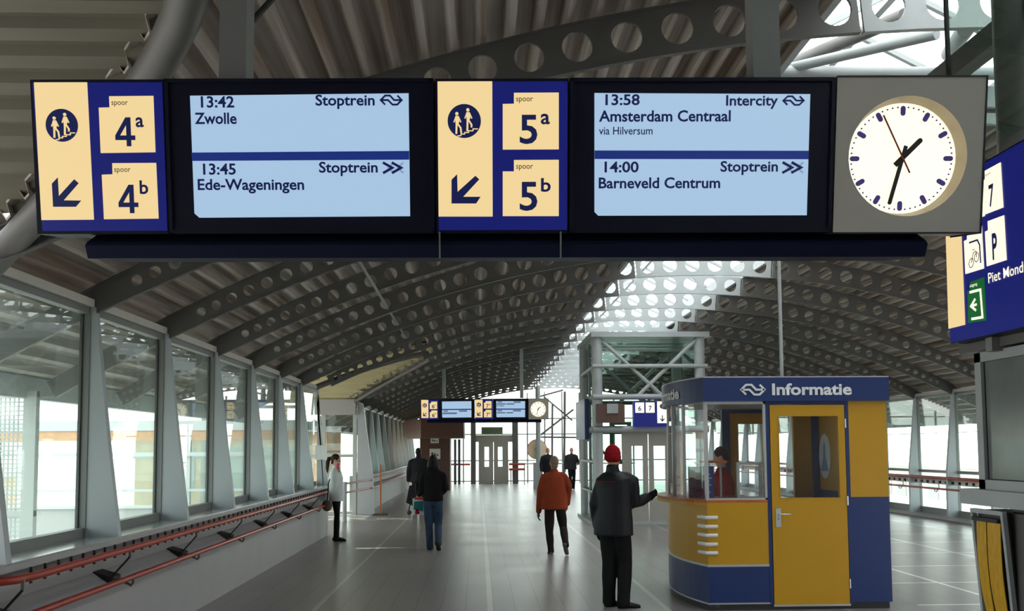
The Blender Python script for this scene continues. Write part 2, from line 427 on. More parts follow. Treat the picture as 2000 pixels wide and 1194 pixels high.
def flange(sgn, ta, tb, which, wd=.05):
    mb = MB(); n = max(2, int((tb - ta) / .3)); pr = []
    for i in range(n + 1):
        tt = ta + (tb - ta) * i / n; s = which
        pr.append((pt(XC + sgn * tt, s * hb(tt) / 2), pt(XC + sgn * tt, s * (hb(tt) / 2 + .014))))
    vs = []; fs = []
    for (a, b2) in pr: vs += [(a[0], -wd / 2, a[1]), (a[0], wd / 2, a[1]), (b2[0], wd / 2, b2[1]), (b2[0], -wd / 2, b2[1])]
    for i in range(n):
        for k in range(4): fs.append((4 * i + k, 4 * i + (k + 1) % 4, 4 * i + 4 + (k + 1) % 4, 4 * i + 4 + k))
    fs += [(0, 1, 2, 3), (4 * n + 3, 4 * n + 2, 4 * n + 1, 4 * n)]
    return mb.add(vs, fs)
def make_rafter(tleft):
    r = thing('roof_arch', 'x', 'roof beam', (0, 0, 0))
    for sgn, tm in ((-1, tleft), (1, 8.4)):
        mesh('haunch', web(sgn, cellset(JT + .012, tm)), 'steel', r)
        mesh('flange', flange(sgn, JT + .012, tm, -1), 'steel', r); mesh('flange', flange(sgn, JT + .012, tm, 1), 'steel', r)
    hs = [x for x in HT if x < JT]; cells = cellset(0, JT - .012)
    m1 = web(1, cells); m2 = web(-1, cells); m1.add(m2.v, m2.f)
    mesh('crown_piece', m1, 'steel_light', r)
    fl = flange(1, 0, JT - .012, -1); g = flange(-1, 0, JT - .012, -1); fl.add(g.v, g.f)
    mesh('flange', fl, 'steel_light', r)
    return r
base_rafter = None; n_raf = 0
for k in range(22):
    Y = Y0 + PIT * k
    if Y > YE - .3: break
    lab = ('dark perforated steel arch close above the large hanging departure board' if k == 0 else
           'perforated steel roof arch, the %s one beyond the large departure board' % ORD[k - 1])
    tl = 8.4; i = 1
    dd = abs(Y - NOTCH[1][0]); z = NOTCH[1][1] - .11 * dd * dd; xi = XC - math.sqrt((4.91 - z) / K)
    if 19.2 < Y < 25.0 and xi > -3.4: tl = XC - xi - .03
    if tl > 8:
        if base_rafter is None: base_rafter = o = make_rafter(8.4); o.location = (0, Y, 0)
        else: o = dup(base_rafter, (0, Y, 0))
    else: o = make_rafter(tl); o.location = (0, Y, 0)
    tag(o, lab, 'roof beam', 'perforated steel roof arches')

# edge pipes of the side-hall notches
def notch_pipe(i, sgn, xs, r, label):
    pts = []
    for X in xs: pts.append((X, NOTCH[i][0] + sgn * notch_w(i, X), pt(X)[1] - r * .2))
    b0 = pts[0]; solo('edge_pipe', MB().tube([Vector(p) - Vector(b0) for p in pts], r, 16), 'steel', label, 'pipe', b0, smooth=True).location = b0
def lsx(a, b2, n): return [a + (b2 - a) * k / n for k in range(n + 1)]
def notch_pipe2(i, sgn, xs, r, label):
    pts = [(X, NOTCH[i][0] + sgn * notch_w(i, X), pt(X)[1] - r * .2) for X in xs]
    solo('edge_pipe', MB().tube(pts, r, 16), 'steel', label, 'pipe', pts[0], smooth=True)
notch_pipe2(0, 1, lsx(-3.4, -1.12, 14), .095, 'thick dark curved pipe crossing the ceiling behind the board top left corner')
notch_pipe2(1, 1, lsx(-3.35, -1.2, 14), .05, 'curved edge pipe on the far side of the cream vault')
notch_pipe2(1, -1, lsx(-3.35, -1.2, 14), .06, 'curved edge pipe on the near side of the cream vault')
# brace rods under the arches
a, b2 = atY(700, 508, 9.5), atY(806, 683, 21.5)
solo('brace_rod', MB().tube([a, b2], .018, 8), 'steel_mid', 'thin diagonal brace rod running under the left roof arches', 'rod', a)

a, b2 = atY(470, 66, 4.5), atY(545, -16, 4.5)
solo('brace_rod', MB().tube([a, b2], .016, 8), 'black', 'thin dark rod slanting up beside the left hanger of the large board', 'rod', a)
# skylight ------------------------------------------------------------
SX0, SX1 = 2.66, 5.08; ZC = zc(1.2) + .19
cu = MB()
for x0 in (SX0 - .06, SX1): cu.box(x0, x0 + .06, YB, YE, ZC - .02, ZC + .3)
curb = struct('trim_2', cu, 'steel_light', label='pale upstand along both sides of the skylight')
ZR = ZC + .95; xm = (SX0 + SX1) / 2
gp = MB()
for sg, xe in ((-1, SX0 - .06), (1, SX1 + .06)):
    gp.add([(xe, YB, ZC + .3), (xe, YE, ZC + .3), (xm, YE, ZR), (xm, YB, ZR), (xe, YB, ZC + .31), (xe, YE, ZC + .31), (xm, YE, ZR + .01), (xm, YB, ZR + .01)],
           [(0, 1, 2, 3), (7, 6, 5, 4), (0, 4, 5, 1), (1, 5, 6, 2), (2, 6, 7, 3), (3, 7, 4, 0)])
gp.prism([(SX0 - .06, ZC + .3), (SX1 + .06, ZC + .3), (xm, ZR)], YB - .01, YB); gp.prism([(SX0 - .06, ZC + .3), (SX1 + .06, ZC + .3), (xm, ZR)], YE, YE + .01)
skl = struct('window_1', gp, 'glass_roof', label='white glowing glass ridge skylight along the roof')
br = MB(); y = YB
while y < YE:
    for xe in (SX0 - .05, SX1 + .05): br.bar((xe, y, ZC + .28), (xm, y, ZR - .03), .05, .05)
    y += PIT / 2
br.bar((xm, YB, ZR - .03), (xm, YE, ZR - .03), .07, .07)
struct('frame', br, 'steel_light', skl)
# tubes inside the skylight near the board
tA = atY(1530, 143, 8.1); tB = atY(1870, 143, 8.1)
solo('skylight_tube', MB().tube([(2.5, 7.9, atY(1700, 142, 7.9).z), (4.75, 7.9, atY(1700, 142, 7.9).z)], .055, 12), 'steel_light', 'horizontal pale tube across the skylight just above the clock', 'tube', (2.5, 7.9, ZC + .05), smooth=True)
a, b2 = atY(1530, 136, 8.0), atY(1830, 66, 6.75)
solo('skylight_tube', MB().tube([a, b2], .045, 12), 'steel_light', 'slanting pale tube under the skylight above the clock', 'tube', a, smooth=True)
solo('skylight_tube', MB().tube([(2.75, 9.3, ZC + .5), (3.4, 7.0, ZC + .15)], .06, 12), 'steel', 'dark slanting tube at the left edge of the bright skylight', 'tube', (2.75, 9.3, ZC + .5), smooth=True)
solo('skylight_tube', MB().tube([(4.6, 8.6, ZC + .55), (3.95, 7.1, ZC + .1)], .07, 12), 'steel', 'dark slanting tube at the right end of the bright skylight', 'tube', (4.6, 8.6, ZC + .55), smooth=True)

# left wall -----------------------------------------------------------
PROF = [(-3.15, 0), (-3.13, .62), (-3.30, .74), (-3.30, .965), (-3.08, .985), (-3.08, 1.03), (-3.56, 1.03), (-3.56, 0)]
low = [p for p in PROF]
wl = MB().prism(low, 5.3, 19.3); struct('wall_left', wl, 'wallpaint', label='low grey wall under the left windows')
wl = MB().prism(low, 25.6, YE); struct('wall_left_far', wl, 'wallpaint', label='low grey wall along the far left windows')
sl = MB(); sl.box(-3.56, -3.075, 5.3, 19.35, 1.031, 1.046); struct('trim_3', sl, 'sill', label='shiny metal window sill on the left')
sl = MB(); sl.box(-3.56, -3.075, 25.6, YE, 1.031, 1.046); struct('trim_4', sl, 'sill', label='metal window sill along the far left wall')
ZE = 3.0
fins_l = [Y0 + PIT * k for k in range(7)] + [Y0 + PIT * k for k in range(11, 22) if Y0 + PIT * k < YE - .5]
def fin_mb(s=1, zb=1.046, wb=.29, xw=XL, ztop=3.02):
    mb = MB(); mb.prism([(xw, zb), (xw + s * wb, zb), (xw + s * wb * .62, zb + (ztop - zb) * .42), (xw + s * .05, ztop), (xw, ztop)], -.035, .035); return mb
bf = None
for i, Y in enumerate(fins_l):
    lab = ('tall grey tapering fin between the left windows, %s from the near end' % ORD[i] if i < 7 else
           'slim grey window fin beyond the stair hall, %s along the far left wall' % ORD[i - 7])
    if bf is None:
        bf = thing('window_fin', lab, 'window fin', (XL, Y, 1.046), 0, 'fins along the left windows')
        mesh('fin_plate', fin_mb(), 'fin', bf, off=(XL, 0, 1.046))
        mesh('mullion', MB().box(XL - .06, XL + .012, -.045, .045, 1.046, 3.02), 'frame', bf, off=(XL, 0, 1.046))
        mesh('gasket', MB().box(XL - .07, XL - .045, -.06, .06, 1.05, 3.0), 'gasket', bf, off=(XL, 0, 1.046))
    else: dup(bf, (XL, Y, 1.046), lab)
# end pier of the near wall and start pier of the far wall
pier = MB().prism([(XL, 0), (-3.14, 0), (-3.13, 1.05), (-3.30, 2.3), (-3.40, 3.05), (XL, 3.05)], 19.3, 19.42)
solo('end_pier', pier, 'fin', 'wide grey tapering pier beside the girl in white, at the stair hall', 'pier', (XL, 19.3, 0))
pier = MB().prism([(-3.32, 0), (-2.86, 0), (-2.9, 1.0), (-3.18, 3.0), (-3.32, 3.05)], 25.4, 25.56)
solo('end_pier', pier, 'fin', 'wide grey pier where the far left wall starts after the stair hall', 'pier', (-3.32, 25.4, 0))
# windows left
nwin = 2
def window_l(ya, yb, gx=XL - .05):
    global nwin
    g = struct('window_%d' % nwin, MB().box(gx - .006, gx + .006, ya + .03, yb - .03, 1.1, 2.98), 'glass'); nwin += 1
    fr = MB(); fr.box(gx - .03, gx + .05, ya, yb, 1.046, 1.125); fr.box(gx - .03, gx + .05, ya, yb, 2.96, 3.03)
    struct('frame', fr, 'frame', g); return g
prev = 4.6
for Y in [Y0 + PIT * k for k in range(8)]:
    if Y > 6.4: window_l(max(prev, 6.3) if prev < 6 else prev, min(Y, 19.3))
    prev = Y
ys = [25.56] + [y for y in fins_l if y > 25.8] + [YE]
for a, b2 in zip(ys[:-1], ys[1:]): window_l(a, b2)
hd = MB(); hd.box(XL - .1, XL + .03, 6.2, 19.4, 3.02, 3.09); hd.box(XL - .1, XL + .03, 25.3, YE, 3.02, 3.09)
struct('trim_5', hd, 'pale', label='pale flashing along the top of the left windows')

# paper notice on the end pier
npos = atY(627, 884, 19.28)
solo('paper_notice', MB().box(npos.x - .12, npos.x + .12, 19.27, 19.285, npos.z - .15, npos.z + .15), 'paper', 'small white paper notice on the grey pier above the girl', 'notice', tuple(npos))

# handrails left
def handrail(name, pts, r, label, m='red', posts=()):
    if posts:
        root = thing(name, label, 'handrail', (pts[0][0], pts[0][1], 0)); part('rail', MB().tube(pts, r, 12), m, root, True)
        for (x, y) in posts: part('post', MB().tube([(x, y, 0), (x, y, pts[0][2])], .03, 8), 'steel_light', root)
        return root
    return solo(name, MB().tube(pts, r, 12), m, label, 'handrail', pts[0], smooth=True)
def arc_end(x, y, z, s):   # bend towards the wall
    return [(x - .35, y - .16, z), (x - .16, y - .14, z), (x - .06, y - .06, z), (x, y + .1, z)]
up = thing('handrail', 'upper red handrail with black pegs under the left windows', 'handrail', (-3.0, 6.3, .94))
part('rail', MB().tube([(-3.6, 6.08, .94), (-3.22, 6.09, .94), (-3.10, 6.13, .94), (-3.03, 6.22, .94), (-3.0, 6.4, .94), (-3.0, 19.2, .94)], .029, 12), 'red', up, True)
part('peg_strip', MB().box(-3.075, -3.05, 6.5, 19.2, .925, .955), 'wallpaint', up)
y = 6.45; pm = None
while y < 19.2:
    if pm is None:
        pm = part('peg', MB().tube([(-3.045, y, .885), (-3.045, y, .995)], [.011, .011], 8), 'black', up); y0p = y
    else:
        c_ = pm.copy(); COL.objects.link(c_); c_.location.y += y - y0p
    y += .207
lo_ = handrail('handrail', [(-2.97, 4.9, .70), (-2.97, 19.2, .70)], .025, 'lower red handrail along the low left wall')
for i, k in enumerate(range(7)):
    Y = Y0 + PIT * k + .05
    lab = 'dark bracket holding the red handrails on the left wall, %s from the near end' % ORD[i]
    if i == 0:
        bk = thing('rail_bracket', lab, 'bracket', (-3.13, Y, .62), 0, 'brackets of the left handrails')
        part('strut', MB().bar((-3.0, Y, .87), (-3.16, Y, .69), .028, .012), 'black', bk)
        part('upper_post', MB().bar((-3.0, Y, .865), (-3.0, Y, .94), .02, .02), 'frame', bk)
        part('hook', MB().tube([(-3.14, Y, .69), (-3.02, Y, .645), (-2.985, Y, .625), (-2.97, Y, .65), (-2.97, Y, .70)], .011, 8), 'steel', bk, True)
        part('wall_plate', MB().prism([(-3.32, .65), (-3.14, .63), (-3.14, .70), (-3.32, .755)], Y - .03, Y + .17), 'black', bk)
    else: dup(bk, (-3.13, Y, .62), lab)
# rails crossing the stair-hall opening and along the far wall
handrail('handrail', [(-3.25, 22.9, .94), (-2.95, 25.4, .94), (-2.9, 26.2, .94), (-2.9, 39.0, .94)], .024, 'upper red rail reaching from the stair hall along the far left wall')
handrail('handrail', [(-3.25, 22.9, .72), (-2.95, 25.4, .72), (-2.9, 26.2, .72), (-2.9, 39.0, .72)], .024, 'lower red rail reaching from the stair hall along the far left wall')
p = atZ(673, 1020)
solo('rail_post', MB().tube([(p.x, p.y, 0), (p.x, p.y, .98)], .055, 14), 'steel_light', 'short grey steel post at the end of the red stair hall rails', 'post', tuple(p), smooth=True)
st = thing('floor_stand', 'slim grey stand on a flat base in front of the far left wall', 'stand', (-2.66, 25.2, 0))
part('base', MB().box(-2.86, -2.44, 25.0, 25.4, 0, .03), 'dark', st)
part('pole', MB().box(-2.68, -2.64, 25.18, 25.22, .03, 1.36), 'wood', st)

# far glazed end of the stair hall (frontal, Y = 25.4) and near one (Y = 19.1)
def stairwall(y, name):
    global nwin
    g = struct('window_%d' % nwin, MB().box(-9.4, -3.34, y - .006, y + .006, .05, 3.0), 'glass'); nwin += 1
    fr = MB()
    for x in (-3.40, -4.25, -5.3, -6.4, -7.5, -8.6): fr.box(x - .05, x + .05, y - .05, y + .05, 0, 3.0)
    for z in (.05, 1.6, 2.95): fr.box(-9.4, -3.34, y - .04, y + .04, z - .04, z + .04)
    struct('frame', fr, 'frame_light', g)
stairwall(25.45, 'a')
hb_ = MB().box(-4.6, -3.36, 25.2, 25.34, 2.72, 3.14); struct('trim_6', hb_, 'wallpaint', label='pale header box over the stair hall window')
# near side wall of the stair hall, seen through the left windows
global_y = 19.05
sw = MB().box(-14, -3.62, 18.98, 19.06, -.3, .62); struct('wall_stairs', sw, 'concrete', label='outer wall of the stair hall')
g = struct('window_%d' % nwin, MB().box(-14, -3.62, 19.0, 19.012, .62, 2.05), 'glass'); nwin += 1
fr = MB()
for x in (-13.5, -11.6, -9.7, -7.8, -5.9, -4.0): fr.box(x - .05, x + .05, 18.95, 19.05, .62, 2.3)
fr.box(-14, -3.62, 18.94, 19.05, 2.18, 2.38); fr.box(-14, -3.62, 18.9, 18.96, 1.66, 1.74); fr.box(-14, -3.62, 18.9, 18.96, .95, 1.0); fr.box(-14, -3.62, 18.9, 18.96, .62, .68)
struct('frame', fr, 'frame_light', g)
struct('trim_7', MB().box(-14, -3.62, 18.97, 19.05, 1.98, 2.18), 'brick', g)
# mesh screen outside the first window
ms = thing('mesh_screen', 'grey framed wire mesh screen standing outside the first left window', 'screen', (-5.2, 9.6, .5))
q0, q1 = atY(-60, 765, 9.6), atY(66, 1075, 9.6)
fr = MB(); zt, zb, xa, xb = q0.z, q1.z, q0.x, q1.x
fr.box(xa, xb, 9.57, 9.63, zt - .07, zt); fr.box(xb - .13, xb, 9.56, 9.64, zb, zt); fr.box(xa, xb, 9.57, 9.63, zb, zb + .12); fr.box(xa, xb, 9.57, 9.63, zb + .34, zb + .40)
part('frame', fr, 'frame_light', ms)
wm = MB(); n = int((xb - .13 - xa) / .045)
for k in range(n): wm.box(xa + k * .045, xa + k * .045 + .014, 9.595, 9.605, zb + .1, zt - .05)
z = zb + .1
while z < zt - .05: wm.box(xa, xb - .1, 9.59, 9.6, z, z + .014); z += .045
part('wire_mesh', wm, 'frame_light', ms)

struct('wall_light_block', MB().prism([(-4.6, 0), (12.4, 0)] + [(lambda p: (p[0], p[1]))(pt(12.4 - 17 * k / 24, .25)) for k in range(25)], YB - .1, YB), 'wallpaint', label='added unseen wall behind the camera, shutting out light from the rear')  # added out of view to cut light on surfaces facing the camera
# right wall -----------------------------------------------------------
struct('wall_right', MB().box(11.15, 11.6, YB, YE, 0, .12), 'wallpaint', label='low kerb under the right windows')
fr_y = [Y0 + PIT * k for k in range(22) if Y0 + PIT * k < YE - .5 and k >= 6]
bf = None
for i, Y in enumerate(fr_y):
    lab = 'tall grey fin between the right windows, %s from the near end' % ORD[i]
    if bf is None:
        bf = thing('window_fin', lab, 'window fin', (XR, Y, .12), 0, 'fins along the right windows')
        mb = MB().prism([(XR, .12), (XR - .26, .12), (XR - .24, 1.2), (XR - .05, 3.02), (XR, 3.02)], -.04, .04)
        mesh('fin_plate', mb, 'fin', bf, off=(XR, 0, .12))
        mesh('mullion', MB().box(XR - .01, XR + .06, -.045, .045, .12, 3.02), 'frame', bf, off=(XR, 0, .12))
    else: dup(bf, (XR, Y, .12), lab)
ys = [Y0 + PIT * k for k in range(5, 22) if Y0 + PIT * k < YE - .5] + [YE]
for a, b2 in zip(ys[:-1], ys[1:]):
    g = struct('window_%d' % nwin, MB().box(XR + .03, XR + .042, a + .03, b2 - .03, .2, 2.98), 'glass'); nwin += 1
    fr = MB(); fr.box(XR, XR + .07, a, b2, .12, .27); fr.box(XR, XR + .07, a, b2, 2.96, 3.03); fr.box(XR, XR + .06, a, b2, 1.12, 1.19)
    struct('frame', fr, 'frame', g)
struct('trim_8', MB().box(XR - .03, XR + .1, YB, YE, 3.02, 3.09), 'pale', label='pale flashing along the top of the right windows')
up = thing('handrail', 'upper red handrail with black pegs along the right windows', 'handrail', (10.9, 16.0, 1.0))
part('rail', MB().tube([(10.88, 16, 1.02), (10.88, YE - 1, 1.02)], .036, 10), 'red', up, True)
part('peg_strip', MB().box(10.94, 10.97, 16, YE - 1, .86, 1.02), 'pale', up)
y = 18.0; pm = None
while y < 33:
    if pm is None: pm = part('peg', MB().box(10.90, 10.95, y - .025, y + .025, .885, .945), 'black', up); y0p = y
    else:
        c_ = pm.copy(); COL.objects.link(c_); c_.location.y += y - y0p
    y += .3
handrail('handrail', [(10.86, 16, .76), (10.86, YE - 1, .76)], .026, 'lower red handrail along the right windows')
for i, k in enumerate(range(6, 12)):
    Y = Y0 + PIT * k + .6; lab = 'grey hook bracket under the right handrails, %s from the near end' % ORD[i]
    if i == 0:
        bk = thing('rail_bracket', lab, 'bracket', (11.0, Y, .8), 0, 'brackets of the right handrails')
        part('arm', MB().tube([(10.95, Y, .9), (10.98, Y, .8), (10.9, Y, .68), (10.86, Y, .7), (10.86, Y, .76)], .014, 8), 'steel_light', bk, True)
    else: dup(bk, (11.0, Y, .8), lab)

# end facade -----------------------------------------------------------
def arch_fill(y0, y1, zb_):
    poly = [(XL, zb_), (XR, zb_)] + [(lambda p: (p[0], p[1] - .2))(pt(XR + (XL - XR) * k / 24)) for k in range(25)]
    return MB().prism(poly, y0, y1)
g = struct('window_%d' % nwin, arch_fill(YE, YE + .012, .1), 'glass', label='glazed end wall of the hall'); nwin += 1
fr = MB()
for x in (-2.6, -1.7, -.8, 2.5, 3.4, 4.3, 5.2, 6.1, 7, 8, 9, 10): fr.box(x - .035, x + .035, YE - .05, YE + .05, 0, pt(x)[1] - .2)
for z in (.1, 1.15, 2.5, 3.3): fr.box(XL if z < 3 else -2.2, XR if z < 3 else 9.9, YE - .04, YE + .04, z - .03, z + .03)
struct('frame', fr, 'frame', g)
lp = thing('lift_portal', 'beige lift portal with double doors in the far glazed end wall', 'lift', (.76, 46.8, 0))
part('post', MB().box(-.42, -.16, 46.6, 46.9, 0, 3.3), 'steel', lp); part('post', MB().box(1.68, 1.98, 46.6, 46.9, 0, 3.3), 'steel', lp)
dm = MB(); dm.box(-.16, 1.68, 46.7, 46.85, 2.1, 2.45); part('header', dm, 'beige_door', lp)
for k, x in enumerate((.06, .74)):
    dm = MB(); dm.box(x, x + .66, 46.72, 46.78, 0, .85); dm.box(x, x + .22, 46.72, 46.78, .85, 1.85); dm.box(x + .44, x + .66, 46.72, 46.78, .85, 1.85); dm.box(x, x + .66, 46.72, 46.78, 1.85, 2.1)
    d_ = part('door', dm, 'beige_door', lp); part('pane', MB().box(x + .22, x + .44, 46.745, 46.755, .85, 1.85), 'glass_tower', d_)
part('side_frame', MB().box(-.02, .06, 46.7, 46.8, 0, 2.1).box(1.40, 1.48, 46.7, 46.8, 0, 2.1), 'beige_door', lp)
solo('info_sign', MB().box(.12, 1.2, 46.45, 46.55, 2.5, 2.85), mat('sign_green', (.16, .22, .12), .5, var=.5, scale=3), 'small greenish sign board above the far lift doors', 'sign', (.66, 46.5, 2.5))
handrail('handrail', [(-2.2, 46.9, .98), (-.45, 46.5, .98)], .05, 'upper red rail left of the far lift', 'red', [(-2.15, 46.89)])
handrail('handrail', [(1.5, 46.5, .98), (2.3, 46.5, .98)], .06, 'upper red rail stub right of the far lift', 'red', [(2.28, 46.5)])
handrail('handrail', [(1.5, 46.5, .72), (2.3, 46.5, .72)], .06, 'lower red rail stub right of the far lift', 'red', [(1.6, 46.5)])
handrail('handrail', [(2.3, 47.2, .98), (8, 47.2, .98)], .04, 'rail along the far glazed end wall, grey from painted-in glare', 'steel_light', [(3.4, 47.2), (5.2, 47.2), (7.0, 47.2)])  # rail colour greyed to carry the glare of the glass behind

# brown pavilion on the far left
bp_ = thing('brown_kiosk', 'dark brown pillar booth with overhanging canopy at the far left', 'booth', (-2.0, 39, 0))
a, b2 = atY(820, 958, 39.5), atY(879, 958, 39.5)
part('body', MB().box(a.x, b2.x, 39.5, 41.5, 0, 2.6), 'brown', bp_)
c0, c1, c2_ = atY(822, 857, 38), atY(906, 855, 38), atY(790, 850, 40)
part('canopy', MB().prism([(c0.x, 38), (c1.x, 38), (c1.x, 42), (c2_.x, 42), (c2_.x, 40)], 2.22, 3.0, 'z'), 'brown', bp_)
for (u0, v0, u1, v1, lb) in ((841, 855, 857, 866, 'tiny white sign high on the brown booth'), (839, 877, 860, 897, 'white square notice in a frame on the brown booth')):
    a, b2 = atY(u0, v0, 39.46), atY(u1, v1, 39.46)
    q = thing('wall_sign', lb, 'sign', (a.x, 39.46, b2.z))
    part('plate', MB().box(a.x, b2.x, 39.44, 39.49, b2.z, a.z), 'paper', q)
    mk = MB(); dx = (b2.x - a.x); dz = a.z - b2.z
    for k in range(3): mk.box(a.x + dx * (.18 + .24 * k), a.x + dx * (.33 + .24 * k), 39.43, 39.44, b2.z + dz * .3, b2.z + dz * (.65 - .1 * k))
    part('marks', mk, 'dark', q)
for u, lb in ((889, 'left of the two thin dark posts beside the brown booth'), (897, 'right of the two thin dark posts beside the brown booth')):
    a = atZ(u, 946); solo('slim_post', MB().tube([(a.x, a.y, 0), (a.x, a.y, 2.25)], .07, 10), 'dark', lb, 'post', (a.x, a.y, 0), smooth=True)
# post with round disc
a = atZ(1052, 955); pz = thing('tall_post', 'tall round grey post rising behind the second board clock', 'post', (a.x, a.y, 0))
part('shaft', MB().tube([(a.x, a.y, 0), (a.x, a.y, 4.5)], .11, 14), 'steel_light', pz, True)
c_ = atY(1049, 878, a.y + .3)
ds = MB(); ds.prism([(c_.x + .42 * math.cos(2 * math.pi * k / 40), c_.z + .42 * math.sin(2 * math.pi * k / 40)) for k in range(40)], a.y + .3, a.y + .38)
dsk = thing('round_disc', 'large round orange-cream disc behind the tall grey post', 'disc', (c_.x, a.y + .3, c_.z))
part('plate', ds, mat('disc_orange', (.95, .74, .52), .5, var=.1, scale=3), dsk)  # plate colour brightened to stand in for the backlight on it
rm = MB(); rm.tube([(c_.x + .42 * math.cos(2 * math.pi * k / 40), a.y + .34, c_.z + .42 * math.sin(2 * math.pi * k / 40)) for k in range(41)], .03, 6)
part('rim', rm, 'wood', dsk); part('bracket', MB().box(c_.x - .1, c_.x + .1, a.y + .08, a.y + .31, c_.z - .05, c_.z + .05), 'steel_light', dsk)
bx_ = atZ(1060, 960); solo('control_box', MB().box(a.x - .25, a.x + .15, a.y - .5, a.y - .2, 0, 1.15), 'steel_light', 'grey waist-high box at the foot of the tall post', 'box', (a.x, a.y - .4, 0))
# steel lattice in front of the end wall
lt = thing('steel_lattice', 'thin grey steel lattice with crossed braces near the far right glass', 'lattice', tuple(atZ(1078, 948)))
yl = lt.location.y
L = lambda u, v: atY(u, v, yl)
part('upright', MB().tube([L(1078, 946), L(1079, 790)], .05, 8), 'steel', lt); part('upright', MB().tube([L(1102, 940), L(1103, 765)], .06, 8), 'steel', lt)
part('crossbar', MB().tube([L(1053, 854), L(1130, 855)], .045, 8).tube([L(1053, 775), L(1100, 762)], .045, 8), 'steel', lt)
part('brace', MB().tube([L(1056, 850), L(1120, 800)], .05, 8), 'steel', lt); part('brace', MB().tube([L(1062, 775), L(1118, 822)], .04, 8), 'steel', lt)

# outside ---------------------------------------------------------------
struct('ground', MB().box(-300, 300, -200, 400, -6.5, -6), 'concrete', label='pale ground outside the station')
for (x0, x1, y0, y1, z1, m, lb) in ((-60, -44, 20, 90, -.6, 'brick', 'pale brick building outside beyond the left windows'), (-11, -4.9, 30, 33, 2.35, 'brick', 'orange brick wing seen through the stair hall glass'),
                                    (34, 48, 30, 80, .2, 'pale', 'low pale building outside beyond the right windows')):
    bd = thing('building', lb, 'building', (x0, y0, -6))
    part('walls', MB().box(x0, x1, y0, y1, -6, z1), m, bd); part('roof', MB().box(x0 - .4, x1 + .4, y0 - .4, y1 + .4, z1, z1 + .3), 'steel_light', bd)
    wn_ = MB(); xf = x1 if x0 < 0 else x0
    yy = y0 + 1
    while yy < y1 - 2: wn_.box(xf - .05, xf + .05, yy, yy + 1.6, z1 - 2.4, z1 - .8); yy += 2.6
    part('window_band', wn_, 'frame', bd)
    if lb.startswith('orange'):
        wn_ = MB()
        for xx in (-10.2, -8.6, -7.0): wn_.box(xx, xx + 1.1, y0 - .05, y0 + .05, z1 - 1.9, z1 - .5)
        part('front_window', wn_, 'frame', bd)
solo('overhead_wire', MB().tube([(30, 10, 2.6), (30, 90, 2.6)], .03, 6), 'dark', 'thin overhead wire in the white sky beyond the right windows', 'wire', (30, 10, 2.6))
# ------------------------------------------------------------------ signs
def text_mesh(body, bold=0.):
    cu_ = bpy.data.curves.new('t', 'FONT'); cu_.body = body; cu_.size = 1; cu_.offset = bold; cu_.resolution_u = 3
    o = bpy.data.objects.new('t', cu_); COL.objects.link(o)
    dg = bpy.context.evaluated_depsgraph_get(); me = bpy.data.meshes.new_from_object(o.evaluated_get(dg))
    bpy.data.objects.remove(o); bpy.data.curves.remove(cu_)
    return me
def text(name, body, x0, z0, x1, z1, y, m, parent, bold=.012, shear=0.):
    """lettering fitted to a box in a sign's own plane (x right, z up, y out of its back)"""
    me = text_mesh(body, bold); xs = [v.co.x for v in me.vertices]; zs = [v.co.y for v in me.vertices]
    ax, bx2, az, bz = min(xs), max(xs), min(zs), max(zs)
    for v in me.vertices:
        fx_, fz_ = (v.co.x - ax) / (bx2 - ax), (v.co.y - az) / (bz - az)
        v.co = (x0 + fx_ * (x1 - x0), y, z0 + fz_ * (z1 - z0))
    me.materials.clear(); me.materials.append(M[m] if isinstance(m, str) else m); me.name = name
    return link(name, me, parent)
def plate(name, poly, y0, y1, m, parent): return mesh(name, MB().prism(poly, y0, y1), m, parent)
def stroke(mb, pts, wd, y0, y1):           # mitred polyline of constant width
    n = len(pts); L_, R2 = [], []
    for i in range(n):
        p = Vector(pts[i]); d0 = (p - Vector(pts[i - 1])).normalized() if i else None; d1 = (Vector(pts[i + 1]) - p).normalized() if i < n - 1 else None
        d = ((d0 or d1) + (d1 or d0)).normalized(); nn = Vector((-d.y, d.x)); k = wd / 2 / max(.45, nn.dot(Vector((-(d1 or d0).y, (d1 or d0).x))))
        L_.append(p + nn * k); R2.append(p - nn * k)
    for i in range(n - 1): mb.prism([tuple(L_[i]), tuple(L_[i + 1]), tuple(R2[i + 1]), tuple(R2[i])], y0, y1)
    return mb
def railway_mark(x0, z0, x1, z1, y0, y1):  # the double-arrow mark
    W_, H_ = x1 - x0, z1 - z0; P = lambda a, b_: (x0 + a * W_, z0 + b_ * H_); wd = H_ * .17; mb = MB()
    stroke(mb, [P(.24, .08), P(.06, .5), P(.25, .92), P(.45, .92), P(.62, .5), P(.93, .5)], wd, y0, y1)
    stroke(mb, [P(.07, .5), P(.37, .5), P(.55, .08), P(.75, .08), P(.94, .5), P(.76, .92)], wd, y0, y1)
    return mb
def chevrons(x0, z0, x1, z1, y0, y1, k):
    W_, H_ = x1 - x0, z1 - z0; mb = MB()
    for q in k:
        a = x0 + q * W_; stroke(mb, [(a, z1), (a + .42 * W_, z0 + H_ / 2), (a, z0)], H_ * .24, y0, y1)
    return mb
class Plane:                                # a real sign plane: photograph px -> its own (x, z)
    def __init__(s, root, y=0.):
        bpy.context.view_layer.update(); s.m = root.matrix_world.copy(); s.inv = s.m.inverted(); s.y = y
    def __call__(s, u, v):
        d = s.inv.to_3x3() @ ray(u, v); o = s.inv @ CAMP; k = (s.y - o.y) / d.y; p = o + d * k
        return (p.x, p.z)
    def box(s, u0, v0, u1, v1):
        a, b_ = s(u0, v0), s(u1, v1); return a[0], b_[1], b_[0], a[1]
